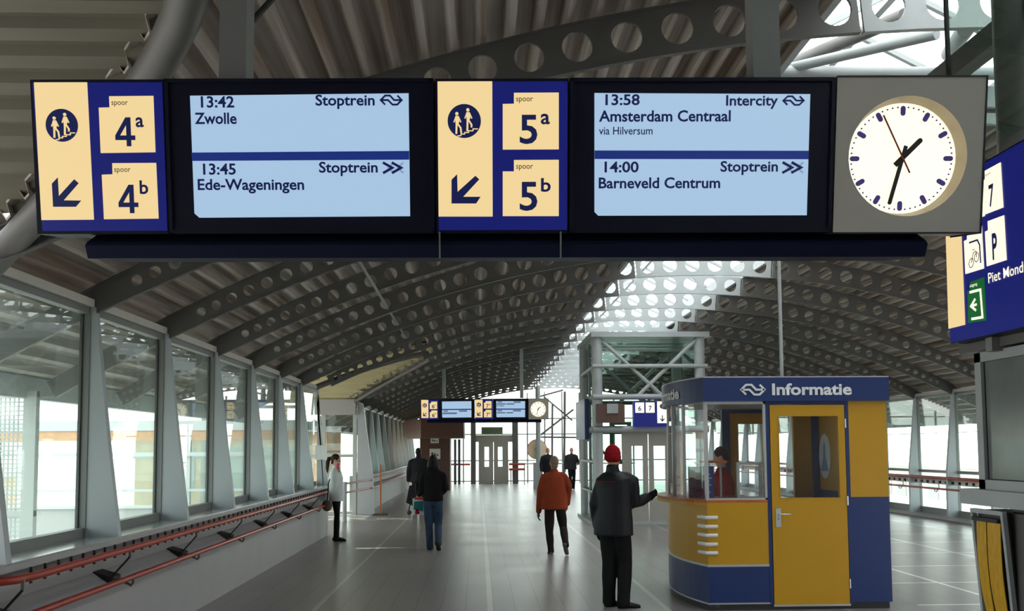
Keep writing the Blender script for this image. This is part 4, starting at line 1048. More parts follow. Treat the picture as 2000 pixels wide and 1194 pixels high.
# thin light pole over the kiosk
a, b_ = atY(1524, 508, 10.6), atY(1527, 736, 10.6)
solo('hanging_pole', MB().tube([(b_.x, 10.6, 2.56), (b_.x, 10.6, zc(b_.x - XC) - .1)], .022, 10), 'steel_light', 'thin pale pole rising from the information kiosk roof', 'pole', (b_.x, 10.6, 2.56), smooth=True)
# ------------------------------------------------------------------ information kiosk
KX, KY, KX2, KD = 2.5, 10.1, 4.53, 2.0
kp = lambda u, v, y=10.1: atY(u, v, y)
kz = lambda v: kp(1560, v).z
ks = thing('information_kiosk', 'blue and yellow information kiosk with a glazed rounded counter', 'kiosk', (KX, KY, 0))
def bow(off=0., n=14, sag=.17, ya=KY, yb=KY + KD):     # rounded left side, as (x, y)
    pts = []
    for k in range(n + 1):
        q_ = k / n; pts.append((KX - off - sag * 4 * q_ * (1 - q_), ya + (yb - ya) * q_))
    return pts
def bow_solid(z0, z1, off=0., xr=3.12, ext=0.): 
    pts = bow(off, ya=KY - ext, yb=KY + KD + ext); return MB().prism([(xr, KY - ext)] + pts + [(xr, KY + KD + ext)], z0, z1, 'z')
def bow_band(z0, z1, off, th, n=14):
    o_, i_ = bow(off, ya=KY + .004), bow(off - th, ya=KY + .012); mb = MB()
    for k in range(n): mb.prism([o_[k], o_[k + 1], i_[k + 1], i_[k]], z0, z1, 'z')
    return mb
xw = kp(1497, 880).x                        # right end of the counter front
xd0, xd1 = kp(1506, 985).x, kp(1655, 985).x # door
xp0 = kp(1662, 985).x
z_b, z_y, z_w, z_f0, z_f1 = kz(1178), kz(1104), kz(976), kz(784), kz(738)
part('plinth', MB().prism([(KX2 - .02, KY + .03)] + [(x + .02, y) for x, y in bow()] + [(KX2 - .02, KY + KD)], 0, z_b, 'z'), 'k_black', ks)
# lower counter walls (front leaf + rounded side)
part('blue_skirt', MB().box(KX, xw, KY, KY + .05, z_b, z_y - .012), 'k_blue', ks); part('blue_skirt', bow_band(z_b, z_y - .012, 0, .05), 'k_blue', ks, True)
part('yellow_front', MB().box(KX, xw, KY, KY + .05, z_y + .012, z_w - .03), 'k_yellow', ks); part('yellow_front', bow_band(z_y + .012, z_w - .03, 0, .05), 'k_yellow', ks, True)
part('trim_strip', MB().box(KX - .004, xw, KY - .008, KY + .05, z_y - .012, z_y + .012), 'alu', ks); part('trim_strip', bow_band(z_y - .012, z_y + .012, .006, .05), 'alu', ks, True)
part('trim_strip', MB().box(KX - .004, xw, KY - .006, KY + .05, z_b - .008, z_b + .008), 'alu', ks); part('trim_strip', bow_band(z_b - .008, z_b + .008, .006, .05), 'alu', ks, True)
for v in (1010, 1027.5, 1044.5, 1062, 1079):       # five pale vents wrapped round the corner
    z = kz(v); o_ = bow(.012, 40)[0:4]; mb = MB()
    pth = [(kp(1401, v).x, KY - .01, z), (KX + .02, KY - .011, z), (KX - .012, KY - .006, z)] + [(x, y + .015, z) for x, y in o_[1:4]]
    mb.tube(pth, .021, 10); part('vent', mb, 'white', ks, True)
# counter top and outer shelf
part('counter', bow_solid(z_w - .03, z_w, .01, xw), 'wood', ks)
def shelf():
    pts = [(x - .16 * math.sin(math.pi * k / 14) ** .6 if 0 < k < 14 else x, y) for k, (x, y) in enumerate(bow(.0))]
    return MB().prism([(KX + .05, KY + .02)] + pts + [(KX + .05, KY + KD - .02)], z_w - .028, z_w + .004, 'z')
part('shelf', shelf(), 'wood', ks)
part('shelf_edge', MB().prism([(x - .165 * math.sin(math.pi * k / 14) ** .6 if 0 < k < 14 else x, y) for k, (x, y) in enumerate(bow(.0))] + [(KX + .05, KY + KD - .02), (KX + .05, KY + .02)], z_w - .06, z_w - .029, 'z'), 'k_yellow', ks)
# fascia
fp = [(KX2 + .02, KY - .05)] + bow(.03, 14, .18, KY - .05, KY + KD + .1) + [(KX2 + .02, KY + KD + .1)]
part('fascia', MB().prism(fp, z_f0, z_f1, 'z'), 'k_blue', ks)
part('fascia_edge', MB().prism([(x, y) for x, y in fp], z_f1, z_f1 + .012, 'z'), 'alu', ks)
def k_text(nm, body, u0, v0, u1, v1, bold):
    a, b_ = kp(u0, v1, KY - .055), kp(u1, v0, KY - .055); o = text(nm, body, a.x - KX, a.z, b_.x - KX, b_.z, -.058, 'white', ks, bold)
k_text('lettering', 'Informatie', 1508, 748.5, 1663, 772.5, .03)
a, b_ = kp(1444.5, 773, KY - .055), kp(1496, 750, KY - .055)
mesh('railway_mark', railway_mark(a.x - KX, a.z, b_.x - KX, b_.z, -.062, -.05), 'white', ks)
me = text_mesh('Informatie', .03); xs = [v.co.x for v in me.vertices]; zs = [v.co.y for v in me.vertices]; ax, bx2, az, bz = min(xs), max(xs), min(zs), max(zs)
zt0, zt1 = kz(774) , kz(750)
for v in me.vertices:
    q_ = (v.co.x - ax) / (bx2 - ax); y = KY + 1.74 - 1.22 * q_; f_ = (y - KY + .05) / (KD + .15)
    v.co = (-.03 - .18 * 4 * f_ * (1 - f_) - .007, y - KY, zt0 + (v.co.y - az) / (bz - az) * (zt1 - zt0))
me.materials.clear(); me.materials.append(M['white']); me.name = 'lettering'; link('lettering', me, ks)
# glazing: front pane, rounded panes, posts
wb, wt = z_w + .02, z_f0 - .01
fr = MB().box(KX, xw, KY, KY + .04, z_w, wb).box(KX, xw, KY, KY + .04, wt - .02, z_f0).box(KX - .012, KX + .022, KY - .01, KY + .05, z_w, z_f0).box(xw - .025, xw, KY, KY + .04, z_w, z_f0)
wf = part('front_window', fr, 'alu', ks); part('pane', MB().box(KX + .02, xw - .02, KY + .018, KY + .026, wb, wt), 'glass_clear', wf)
bw = bow(-.02, 14)
for i0, i1 in ((0, 4), (4, 7), (7, 10), (10, 14)):
    mb = MB()
    for k in range(i0, i1): mb.prism([bw[k], bw[k + 1], (bw[k + 1][0] + .008, bw[k + 1][1]), (bw[k][0] + .008, bw[k][1])], z_w, z_f0, 'z')
    part('curved_pane', mb, 'glass_clear', ks, True)
for k in (4, 7, 10, 14): part('window_post', MB().box(bw[k][0] - .016, bw[k][0] + .02, bw[k][1] - .018, bw[k][1] + .018, z_w, z_f0), 'alu', ks)
# door with its blue frame
zd0, zd1 = kz(1181), kz(790)
part('door_frame', MB().box(xw, xd0, KY - .005, KY + .08, z_b - .02, z_f0), 'k_blue', ks); part('door_frame', MB().box(xd1, xp0, KY - .005, KY + .08, z_b - .02, z_f0), 'k_blue', ks)
part('door_frame', MB().box(xd0, xd1, KY - .005, KY + .08, zd1, z_f0), 'k_blue', ks)
g0, g1 = kp(1524, 973, KY), kp(1635, 813, KY); dm = MB()
dm.box(xd0 + .008, g0.x, KY - .012, KY + .035, zd0, zd1 - .008).box(g1.x, xd1 - .008, KY - .012, KY + .035, zd0, zd1 - .008).box(g0.x, g1.x, KY - .012, KY + .035, zd0, g0.z).box(g0.x, g1.x, KY - .012, KY + .035, g1.z, zd1 - .008)
dr = part('door', dm, 'k_yellow', ks); part('pane', MB().box(g0.x, g1.x, KY + .008, KY + .016, g0.z, g1.z), 'glass_clear', dr)
gs = MB().box(g0.x - .008, g1.x + .008, KY - .018, KY - .01, g0.z - .008, g0.z).box(g0.x - .008, g1.x + .008, KY - .018, KY - .01, g1.z, g1.z + .008).box(g0.x - .008, g0.x, KY - .018, KY - .01, g0.z, g1.z).box(g1.x, g1.x + .008, KY - .018, KY - .01, g0.z, g1.z)
part('pane_bead', gs, 'k_yellow', dr)
a, b_ = kp(1514.5, 1030, KY), kp(1524, 993, KY); hp = MB().box(a.x, b_.x, KY - .022, KY - .012, a.z, b_.z)
h0 = kp(1519, 1004.5, KY); hp.tube([(h0.x, KY - .02, h0.z), (h0.x, KY - .06, h0.z), (h0.x + .015, KY - .065, h0.z), (h0.x + .125, KY - .062, h0.z)], .009, 8)
part('handle', hp, 'alu', dr, True); k0 = kp(1519, 1014, KY); part('keyhole', MB().prism(circ((k0.x, k0.z), .006, 12), KY - .026, KY - .021), 'dark', dr)
for v in (827, 978, 1140): p = kp(1653, v, KY); part('hinge', MB().tube([(xd1 - .005, KY - .02, p.z - .05), (xd1 - .005, KY - .02, p.z + .05)], .010, 8), 'alu', dr)
part('door_sill', MB().box(xd0, xd1, KY - .015, KY + .05, zd0 - .02, zd0), 'alu', ks)
# right panels, right side wall, roof, back wall
zr = kz(972)
part('blue_panel', MB().box(xp0, KX2, KY, KY + .05, z_b, zr), 'k_blue', ks); part('yellow_panel', MB().box(xp0, KX2, KY, KY + .05, zr, z_f0), 'k_yellow', ks)
part('blue_panel', MB().box(KX2 - .05, KX2, KY + .05, KY + KD, z_b, zr), 'k_blue', ks); part('yellow_panel', MB().box(KX2 - .05, KX2, KY + .05, KY + KD, zr, z_f0), 'k_yellow', ks)
yb = KY + KD
part('back_panel', MB().box(KX, 3.2, yb - .05, yb, z_b, z_w), 'k_yellow', ks)
bx_ = MB().box(3.2, 3.3, yb - .06, yb, z_b, z_f0).box(3.86, 3.93, yb - .06, yb, z_b, z_f0).box(3.3, 3.86, yb - .06, yb, 2.22, z_f0).box(3.93, 4.15, yb - .06, yb, 2.2, z_f0)
part('back_pane', MB().box(3.93, 4.15, yb - .028, yb - .02, z_w - .2, 2.2), 'glass_clear', ks); part('back_panel', MB().box(3.93, 4.15, yb - .05, yb, z_b, z_w - .2), 'k_yellow', ks)
part('corner_post', MB().box(4.39, KX2 - .05, yb - .09, yb, z_b, z_f0), 'k_blue', ks); part('back_frame', bx_, 'k_blue', ks)
bd_ = MB().box(3.3, 3.42, yb - .04, yb, z_b, 2.22).box(3.74, 3.86, yb - .04, yb, z_b, 2.22).box(3.42, 3.74, yb - .04, yb, z_b, 1.05).box(3.42, 3.74, yb - .04, yb, 2.08, 2.22)
d2 = part('back_door', bd_, 'k_yellow', ks); part('pane', MB().box(3.42, 3.74, yb - .024, yb - .016, 1.05, 2.08), 'glass_clear', d2)
part('back_panel', MB().box(4.15, 4.39, yb - .05, yb, z_b, z_f0), 'k_yellow', ks)
part('back_pane', MB().box(KX, 3.2, yb - .028, yb - .02, z_w, z_f0), 'glass_clear', ks)
part('inner_floor', MB().prism([(KX2 - .06, KY + .06)] + [(x + .07, y) for x, y in bow()] + [(KX2 - .06, yb - .07)], z_b - .04, z_b, 'z'), 'dark', ks)
part('ceiling_board', MB().prism([(KX2 - .06, KY + .06)] + [(x + .07, y) for x, y in bow()] + [(KX2 - .06, yb - .07)], z_f0 - .012, z_f0, 'z'), 'frame_light', ks)
# oval sticker on the inside of the right wall
xo = KX2 - .05; yo = KY + 1.72; zo = kz(890) - .03
ov = thing('oval_sticker', 'oval white and blue sticker behind the glass of the yellow kiosk door', 'sticker', (xo, yo, zo))
part('plate', MB().prism([(yo + .19 * math.cos(a * math.pi / 16), zo + .29 * math.sin(a * math.pi / 16)) for a in range(32)], xo - .008, xo, 'x'), 'white', ov)
part('tower_symbol', MB().prism([(yo - .13, zo - .19), (yo + .13, zo - .19), (yo + .04, zo - .02), (yo + .03, zo + .12), (yo, zo + .2), (yo - .03, zo + .12), (yo - .04, zo - .02)], xo - .012, xo - .008, 'x'), 'ink_grey', ov)
# things on the inner counter
zt_ = z_w + .001
part('inner_desk', MB().box(KX + .06, 3.1, KY + .3, KY + .62, z_w - .13, z_w - .10), 'wood', ks)
def on_counter(name, label, cat, u0, v0, u1, v1, y, m, th=.03):
    a, b_ = kp(u0, v1, y), kp(u1, v0, y); return solo(name, MB().box(a.x, b_.x, y, y + th, zt_, b_.z), m, label, cat, (a.x, y, zt_))
a, b_ = kp(1440, 974, KY + .12), kp(1487, 903, KY + .12)
mo = thing('glass_stand', 'grey framed glass stand on the kiosk counter behind the front window', 'stand', (a.x, KY + .12, zt_))
fw = .03; part('frame', MB().box(a.x, b_.x, KY + .11, KY + .14, zt_, zt_ + fw).box(a.x, b_.x, KY + .11, KY + .14, b_.z - fw, b_.z).box(a.x, a.x + fw, KY + .11, KY + .14, zt_ + fw, b_.z - fw).box(b_.x - fw, b_.x, KY + .11, KY + .14, zt_ + fw, b_.z - fw), 'steel_light', mo)
part('glass', MB().box(a.x + fw, b_.x - fw, KY + .12, KY + .128, zt_ + fw, b_.z - fw), 'glass_clear', mo)
a, b_ = kp(1374, 974, KY + .3), kp(1394, 911, KY + .3)
bl = thing('blue_poster', 'blue printed poster standing on the kiosk counter', 'poster', (a.x, KY + .3, zt_))
part('sheet', MB().box(a.x, b_.x, KY + .3, KY + .32, zt_, b_.z), 'k_blue', bl)
mk = MB()
for k in range(7): mk.box(a.x + .015, a.x + .015 + (b_.x - a.x - .03) * (.5 + .5 * ((k * 7) % 5) / 5), KY + .294, KY + .3, b_.z - .06 - k * .04, b_.z - .045 - k * .04)
part('print', mk, 'ink_grey', bl)
on_counter('display_board', 'tall purple-brown board behind the rounded kiosk glass', 'board', 1346, 912, 1370, 973, KY + .5, mat('purple_brown', lin(86, 62, 74), .5))
a, b_ = kp(1374, 905, KY + .55), kp(1418, 900, KY + .55)
lp_ = thing('desk_lamp', 'wooden shelf on a thin stem above the kiosk counter', 'shelf stand', (a.x, KY + .55, zt_))
part('top', MB().box(a.x, b_.x, KY + .5, KY + .75, a.z, b_.z), 'wood', lp_); part('stem', MB().box(b_.x - .06, b_.x - .04, KY + .6, KY + .62, zt_, a.z), 'steel_light', lp_)
# ------------------------------------------------------------------ people
def fuse(name, mb, vox, m, parent, smooth_it=4):
    """closed lofts fused to one continuous skin"""
    o = mesh(name, mb, m, parent)
    md = o.modifiers.new('r', 'REMESH'); md.mode = 'VOXEL'; md.voxel_size = vox; md.use_smooth_shade = True
    s_ = o.modifiers.new('s', 'SMOOTH'); s_.iterations = smooth_it; s_.factor = .5
    dg = bpy.context.evaluated_depsgraph_get(); me = bpy.data.meshes.new_from_object(o.evaluated_get(dg))
    o.modifiers.clear(); old = o.data; o.data = me; bpy.data.meshes.remove(old); me.name = name
    me.materials.clear(); me.materials.append(M[m] if isinstance(m, str) else m)
    for p in me.polygons: p.use_smooth = True
    return o
def cloth(name, col, rough=.85, var=.25): M[name] = mat(name, col, rough, var=var, scale=7, bump=.25, spec=.25); return name
def lerp(a, b_, t_): return Vector(a) * (1 - t_) + Vector(b_) * t_
def hand_mb(mb, wrist, d, palm, side, s=1., curl=.5, grow=0.):
    """palm, four unequal curled fingers and a thumb leaving the side of the palm; d along the hand, palm = palm normal, side = thumb side"""
    d, palm, side = Vector(d).normalized(), Vector(palm).normalized(), Vector(side).normalized(); wrist = Vector(wrist)
    mb.loft([wrist - d * .02 * s, wrist + d * .03 * s, wrist + d * .085 * s], [(.027 * s + grow, .019 * s + grow), (.038 * s + grow, .017 * s + grow), (.041 * s + grow, .014 * s + grow)], side, 12)
    for k, (o_, ln) in enumerate(((.030, .075), (.010, .085), (-.010, .08), (-.029, .062))):
        b_ = wrist + d * .088 * s + side * o_ * s; pts = [b_ - d * .015 * s, b_]; dd = d.copy()
        for j, fr_ in enumerate((.45, .32, .25)):
            ax = side; dd = (dd * math.cos(curl * (.6 + .3 * j)) + palm * math.sin(curl * (.6 + .3 * j))).normalized(); pts.append(pts[-1] + dd * ln * fr_ * s)
        r = .0088 * s + grow * .6; mb.loft(pts, [(r, r)] * 3 + [(r * .92, r * .92), (r * .8, r * .8)], side, 8)
    b_ = wrist + d * .025 * s + side * .03 * s; td = (d * .75 + side * .6 + palm * .35).normalized(); t2 = (d * .95 + palm * .45 + side * .1).normalized()
    r = .0105 * s + grow * .6; mb.loft([b_, b_ + td * .035 * s, b_ + td * .035 * s + t2 * .03 * s, b_ + td * .035 * s + t2 * .055 * s], [(r * 1.15, r * 1.1), (r, r), (r * .95, r * .95), (r * .8, r * .8)], palm, 8)

def person(label, loc, head=0., H=1.75, female=False, lean=0., tgt=None, joints=None, coat=None, trousers=None, shoes=None, hair=None, hat=None, gloves=None,
           headturn=0., nod=0., vox=.011, hood=None, detail=True, group=None, curl=.55):
    """everything in a frame with x to the right of the photo, y away, z up; 'head' = heading of the body (0 faces away, + turns right)"""
    root = thing('person', label, 'person', loc, 0, group)
    S = H / 1.75; J = {}
    F = Vector((math.sin(head), math.cos(head), 0)); Rt = Vector((math.cos(head), -math.sin(head), 0)); U = Vector((0, 0, 1))
    P = lambda r, f_, z: (Rt * r + F * f_ + U * z) * S
    sw = .175 if female else .195; hw = .092 if female else .088
    ls = math.tan(lean)
    J.update(pel=P(0, 0, .95), wai=P(0, ls * .12, 1.08), che=P(0, ls * .32, 1.28), nec=P(0, ls * .52, 1.475), hed=P(0, ls * .58 + .015, 1.625),
             shL=P(-sw, ls * .47, 1.41), shR=P(sw, ls * .47, 1.41), hiL=P(-hw, 0, .90), hiR=P(hw, 0, .90),
             elL=P(-sw - .06, ls * .2 - .02, 1.12), wrL=P(-sw - .07, ls * .1 + .06, .87), elR=P(sw + .06, ls * .2 - .02, 1.12), wrR=P(sw + .07, ls * .1 + .06, .87),
             knL=P(-hw, .02, .50), knR=P(hw, .02, .50), anL=P(-hw, -.02, .085), anR=P(hw, -.02, .085), toL=F.copy(), toR=F.copy())
    for k, v in (joints or {}).items(): J[k] = Vector(v) if k.startswith('to') else Vector(v)
    hf = Matrix.Rotation(-headturn, 3, 'Z') @ F; hr = Matrix.Rotation(-headturn, 3, 'Z') @ Rt
    hfn = (hf * math.cos(nod) - U * math.sin(nod)).normalized(); hup = (U * math.cos(nod) + hf * math.sin(nod)).normalized()
    HM = Matrix((hr, hfn, hup)).transposed(); hc = J['hed']; h = lambda x, y, z: hc + HM @ (Vector((x, y, z)) * S)
    # body -------------------------------------------------------------
    b_ = MB()
    b_.loft([J['pel'] - U * .06 * S, J['pel'], J['wai'], J['che'], lerp(J['che'], J['nec'], .62), J['nec'] - U * .015 * S], [tuple(v * S for v in q_) for q_ in ((.13, .09), (.155, .105), (.125, .09), (.15, .105), (.125, .08), (.055, .055))], Rt)
    b_.loft([J['nec'] - U * .04 * S, lerp(J['nec'], hc, .5) , hc - HM @ Vector((0, .01, .03))], [(.056 * S, .056 * S), (.05 * S, .052 * S), (.05 * S, .055 * S)], hr)
    b_.ball(h(0, -.008, .02), .074 * S, .093 * S, .105 * S, rot=HM); b_.ball(h(0, .03, -.05), .056 * S, .062 * S, .068 * S, rot=HM); b_.ball(h(0, .062, -.085), .026 * S, .024 * S, .022 * S, rot=HM)
    b_.loft([h(0, .078, .015), h(0, .098, -.018), h(0, .09, -.03)], [(.009 * S, .01 * S), (.014 * S, .012 * S), (.012 * S, .008 * S)], hr, 8)
    b_.loft([h(-.02, .082, -.058), h(.02, .082, -.058)], [(.008 * S, .007 * S)] * 2, hup, 8)
    for sx in (-1, 1): b_.ball(h(sx * .076, -.01, -.005), .011 * S, .02 * S, .032 * S, rot=HM)
    for sd_ in 'LR':
        sh, el, wr = J['sh' + sd_], J['el' + sd_], J['wr' + sd_]
        b_.loft([lerp(J['nec'], sh, .5) - U * .06 * S, sh - U * .045 * S, lerp(sh, el, .5), el, lerp(el, wr, .4), wr], [(r * S, r * S) for r in (.045, .045, .043, .037, .036, .026)], Rt)
        hi, kn, an = J['hi' + sd_], J['kn' + sd_], J['an' + sd_]
        b_.loft([hi, lerp(hi, kn, .5), kn, lerp(kn, an, .35), an], [(r * S, r * S) for r in (.082, .07, .052, .052, .036)], Rt)
        dr_ = (wr - el).normalized(); sgn = -1 if sd_ == 'L' else 1
        inn = (-Rt * sgn); inn = (inn - dr_ * inn.dot(dr_)).normalized(); fw_ = dr_.cross(inn); fw_ = fw_ if fw_.dot(F) > 0 else -fw_
        J['hf' + sd_] = (dr_, inn, fw_)
        if not (gloves and sd_ in gloves[1]): hand_mb(b_, wr, dr_, inn, fw_, S, curl)
        td = J['to' + sd_].normalized(); b_.loft([an - td * .03 * S - U * .03 * S, an + td * .06 * S - U * .045 * S, an + td * .13 * S - U * .06 * S], [(.03 * S, .028 * S), (.036 * S, .03 * S), (.035 * S, .02 * S)], td.cross(U), 10)
    body = fuse('body', b_, min(vox, .0095), 'skin', root)
    for sx in (-1, 1): mesh('eye', MB().ball(h(sx * .03, .078, .008), .0085, .007, .006, 8, 6, HM), 'eye', root, True)
    # trousers -----------------------------------------------------------
    if trousers:
        m, wt, wk, wa = trousers; b_ = MB(); b_.loft([J['pel'] + U * .10 * S, J['pel'], J['pel'] - U * .08 * S], [(.16 * S, .12 * S), (.172 * S, .125 * S), (.16 * S, .115 * S)], Rt)
        for sd_ in 'LR':
            hi, kn, an = J['hi' + sd_], J['kn' + sd_], J['an' + sd_]; e_ = an + (an - kn).normalized() * .03 * S
            b_.loft([hi, lerp(hi, kn, .25), lerp(hi, kn, .65), kn, lerp(kn, an, .4), lerp(kn, an, .8), e_], [(wt * S, wt * 1.08 * S), (wt * .97 * S, wt * 1.03 * S), (wt * .8 * S + wk * .2, wt * .82 * S), (wk * S, wk * S), (wk * 1.02 * S, wk * 1.06 * S), (wa * S, wa * 1.05 * S), (wa * 1.02 * S, wa * 1.1 * S)], Rt)
        fuse('trousers', b_, vox, m, root)
    # shoes --------------------------------------------------------------
    if shoes:
        m, up_ = shoes
        for sd_ in 'LR':
            an, td = J['an' + sd_], J['to' + sd_].normalized(); sd2 = td.cross(U).normalized(); dn = sd2.cross(td).normalized(); dn = dn if dn.z < 0 else -dn
            b_ = MB(); b_.loft([an - dn * up_ * S, an, an + dn * .03 * S], [(.042 * S, .045 * S), (.042 * S, .046 * S), (.036 * S, .05 * S)], td.cross(U), 12)
            b_.loft([an - td * .045 * S + dn * .050 * S, an + td * .03 * S + dn * .04 * S, an + td * .11 * S + dn * .052 * S, an + td * .175 * S + dn * .06 * S], [(.036 * S, .034 * S), (.041 * S, .043 * S), (.045 * S, .031 * S), (.037 * S, .021 * S)], sd2, 12)
            fuse('shoe', b_, .008, m, root)
    # coat ----------------------------------------------------------------
    if coat:
        m, secs, slv, col_ = coat[:4]; b_ = MB()
        cen = lambda z: J['pel'] + (J['nec'] - J['pel']) * ((z * S - J['pel'].z) / (J['nec'].z - J['pel'].z)) if z * S > J['pel'].z else Vector((J['pel'].x, J['pel'].y, z * S))
        pts = [cen(z) + F * o_ * S for z, a, c2, o_ in secs]; b_.loft(pts, [(a * S, c2 * S) for z, a, c2, o_ in secs], Rt, 20, False)
        if col_: b_.loft([J['nec'] - U * .05 * S, J['nec'] + U * col_ * S], [(.085 * S, .08 * S), (.066 * S, .068 * S)], Rt, 14, False)
        for sd_ in 'LR':
            sh, el, wr = J['sh' + sd_], J['el' + sd_], J['wr' + sd_]
            b_.loft([lerp(J['nec'], sh, .30) - U * .05 * S, lerp(J['nec'], sh, .72) - U * .03 * S, sh - U * .035 * S, lerp(sh, el, .5), el, lerp(el, wr, .5), wr], [(r * slv * S, r * slv * S) for r in (.062, .066, .07, .066, .062, .056, .047)], Rt)
        fuse('coat', b_, vox, m, root, 12)
    if hood:
        b_ = MB(); b_.ball(J['nec'] + U * .02 * S - F * .06 * S, .12 * S, .075 * S, .075 * S); b_.loft([J['nec'] - U * .02 * S + Rt * .1 * S, J['nec'] - U * .01 * S - F * .06 * S, J['nec'] - U * .02 * S - Rt * .1 * S], [(.04 * S, .04 * S)] * 3, U); fuse('hood', b_, vox, hood, root)
    if gloves:
        for sd_ in gloves[1]:
            b_ = MB(); dr_, inn, fw_ = J['hf' + sd_]; hand_mb(b_, J['wr' + sd_], dr_, inn, fw_, S * 1.05, curl, .004); b_.loft([J['wr' + sd_] - dr_ * .05, J['wr' + sd_] + dr_ * .02], [(.036, .036), (.036, .032)], fw_)
            fuse('glove', b_, .0075, gloves[0], root, 2)
    if hair:
        m, kind = hair; b_ = MB(); b_.ball(h(0, -.022, .035), .083 * S, .096 * S, .102 * S, rot=HM)
        if kind == 'long':
            b_.loft([h(0, -.06, .04), h(0, -.085, -.06), h(0, -.085, -.15)], [(.085 * S, .05 * S), (.10 * S, .05 * S), (.095 * S, .04 * S)], hr)
            for sx in (-1, 1): b_.loft([h(sx * .055, -.01, .05), h(sx * .083, -.005, -.04), h(sx * .085, -.02, -.13)], [(.03 * S, .04 * S), (.03 * S, .05 * S), (.03 * S, .05 * S)], hr)
        elif kind == 'tail':
            b_.loft([h(0, -.1, .04), h(0, -.15, .02), h(0, -.165, -.06), h(0, -.15, -.19), h(0, -.13, -.27)], [(.03 * S, .03 * S), (.04 * S, .042 * S), (.042 * S, .045 * S), (.032 * S, .035 * S), (.012 * S, .014 * S)], hr)
            b_.loft([h(0, -.07, .0), h(0, -.07, -.07)], [(.07 * S, .03 * S), (.055 * S, .025 * S)], hr)
        elif kind == 'short': b_.loft([h(0, -.05, .02), h(0, -.068, -.075)], [(.075 * S, .045 * S), (.06 * S, .03 * S)], hr)
        elif kind == 'thin': b_ = MB(); b_.ball(h(0, -.024, .012), .0765 * S, .078 * S, .088 * S, rot=HM)
        fuse('hair', b_, .008, m, root)
    if hat:
        b_ = MB(); b_.loft([h(0, -.006, -.01), h(0, -.008, .05), h(0, -.012, .095), h(0, -.014, .125), h(0, -.014, .14)], [(.083 * S, .101 * S), (.083 * S, .101 * S), (.07 * S, .086 * S), (.042 * S, .055 * S), (.015 * S, .02 * S)], hr, 20)
        fuse('beanie', b_, .007, hat, root, 2)
        b_ = MB(); b_.loft([h(0, -.008, -.03), h(0, -.008, .022)], [(.0865 * S, .105 * S), (.0865 * S, .104 * S)], hr, 20, False); fuse('hat_brim', b_, .007, hat, root, 2)
    return root, J

def at_foot(u, v): p = atZ(u, v); return Vector((p.x, p.y, 0))
cloth('black_jacket', (.011, .0125, .016), .55); cloth('black_trousers', (.007, .007, .008), .8); cloth('red_wool', lin(150, 16, 28), .95); cloth('black_leather', (.008, .008, .009), .4)
cloth('rust_coat', lin(142, 58, 30), .9, .15); cloth('dark_brown', lin(42, 34, 30), .9); cloth('grey_hair', lin(138, 118, 100), .9); cloth('grey_suede', lin(108, 98, 92), .9); cloth('grey_glove', lin(74, 80, 92), .8)
cloth('black_fleece', (.010, .009, .010), .95); cloth('denim', lin(58, 76, 102), .9, .35); cloth('black_hair', (.006, .005, .005), .5); cloth('brown_shoe', lin(60, 48, 38), .7); cloth('white_jacket', lin(222, 230, 228), .7, .1)
cloth('brown_hair', lin(52, 34, 24), .6); cloth('dark_coat', (.014, .014, .018), .8); cloth('dark_grey_suit', (.03, .03, .035), .8); cloth('pink_cup', lin(226, 108, 128), .5); cloth('red_jersey', lin(158, 22, 34), .85)

# 1 man in black with a red beanie, one forearm on the kiosk shelf
Lm = Vector((1.50, 10.36, 0)); rel = lambda u, v, y: atY(u, v, Lm.y + y) - Lm
_man = person('standing man in black winter jacket and red beanie reaching to the kiosk', Lm, R_(38), 1.80, headturn=R_(8), nod=R_(4),
       joints=dict(anL=(-.045, .10, .075), knL=(-.04, .08, .5), anR=(.10, -.02, .075), knR=(.13, .02, .5), toL=(.75, .65, 0), toR=(1, .12, 0),
                   elR=rel(1238, 985, .02), wrR=rel(1264, 972, .10), elL=rel(1163, 985, .02), wrL=rel(1168, 1030, .16), shR=rel(1234, 934, -.03), shL=rel(1179, 934, .08),
                   hiL=(-.055, .06, .92), hiR=(.085, -.02, .92)),
       coat=('black_jacket', [(.78, .225, .185, 0), (.95, .222, .185, 0), (1.12, .205, .17, .0), (1.28, .215, .165, 0), (1.39, .20, .14, 0), (1.455, .11, .095, -.01)], 1.18, .075),
       trousers=('black_trousers', .098, .078, .07), shoes=('black_leather', .03), hair=('grey_hair', 'thin'), hat='red_wool', gloves=('black_fleece', 'LR'), curl=.35)
# thin red piping across the jacket back
pp_, JM = _man
F_ = Vector((math.sin(R_(38)), math.cos(R_(38)), 0)); Q_ = Vector((F_.y, -F_.x, 0)); cz = JM['che'].copy(); cz.z = 1.40; cz += Lm
part('piping', MB().tube([cz + Q_ * .208 * math.cos(a) - F_ * .162 * math.sin(a) for a in [math.pi * (.30 + .45 * k / 12) for k in range(13)]], .0035, 6), 'red_wool', pp_)
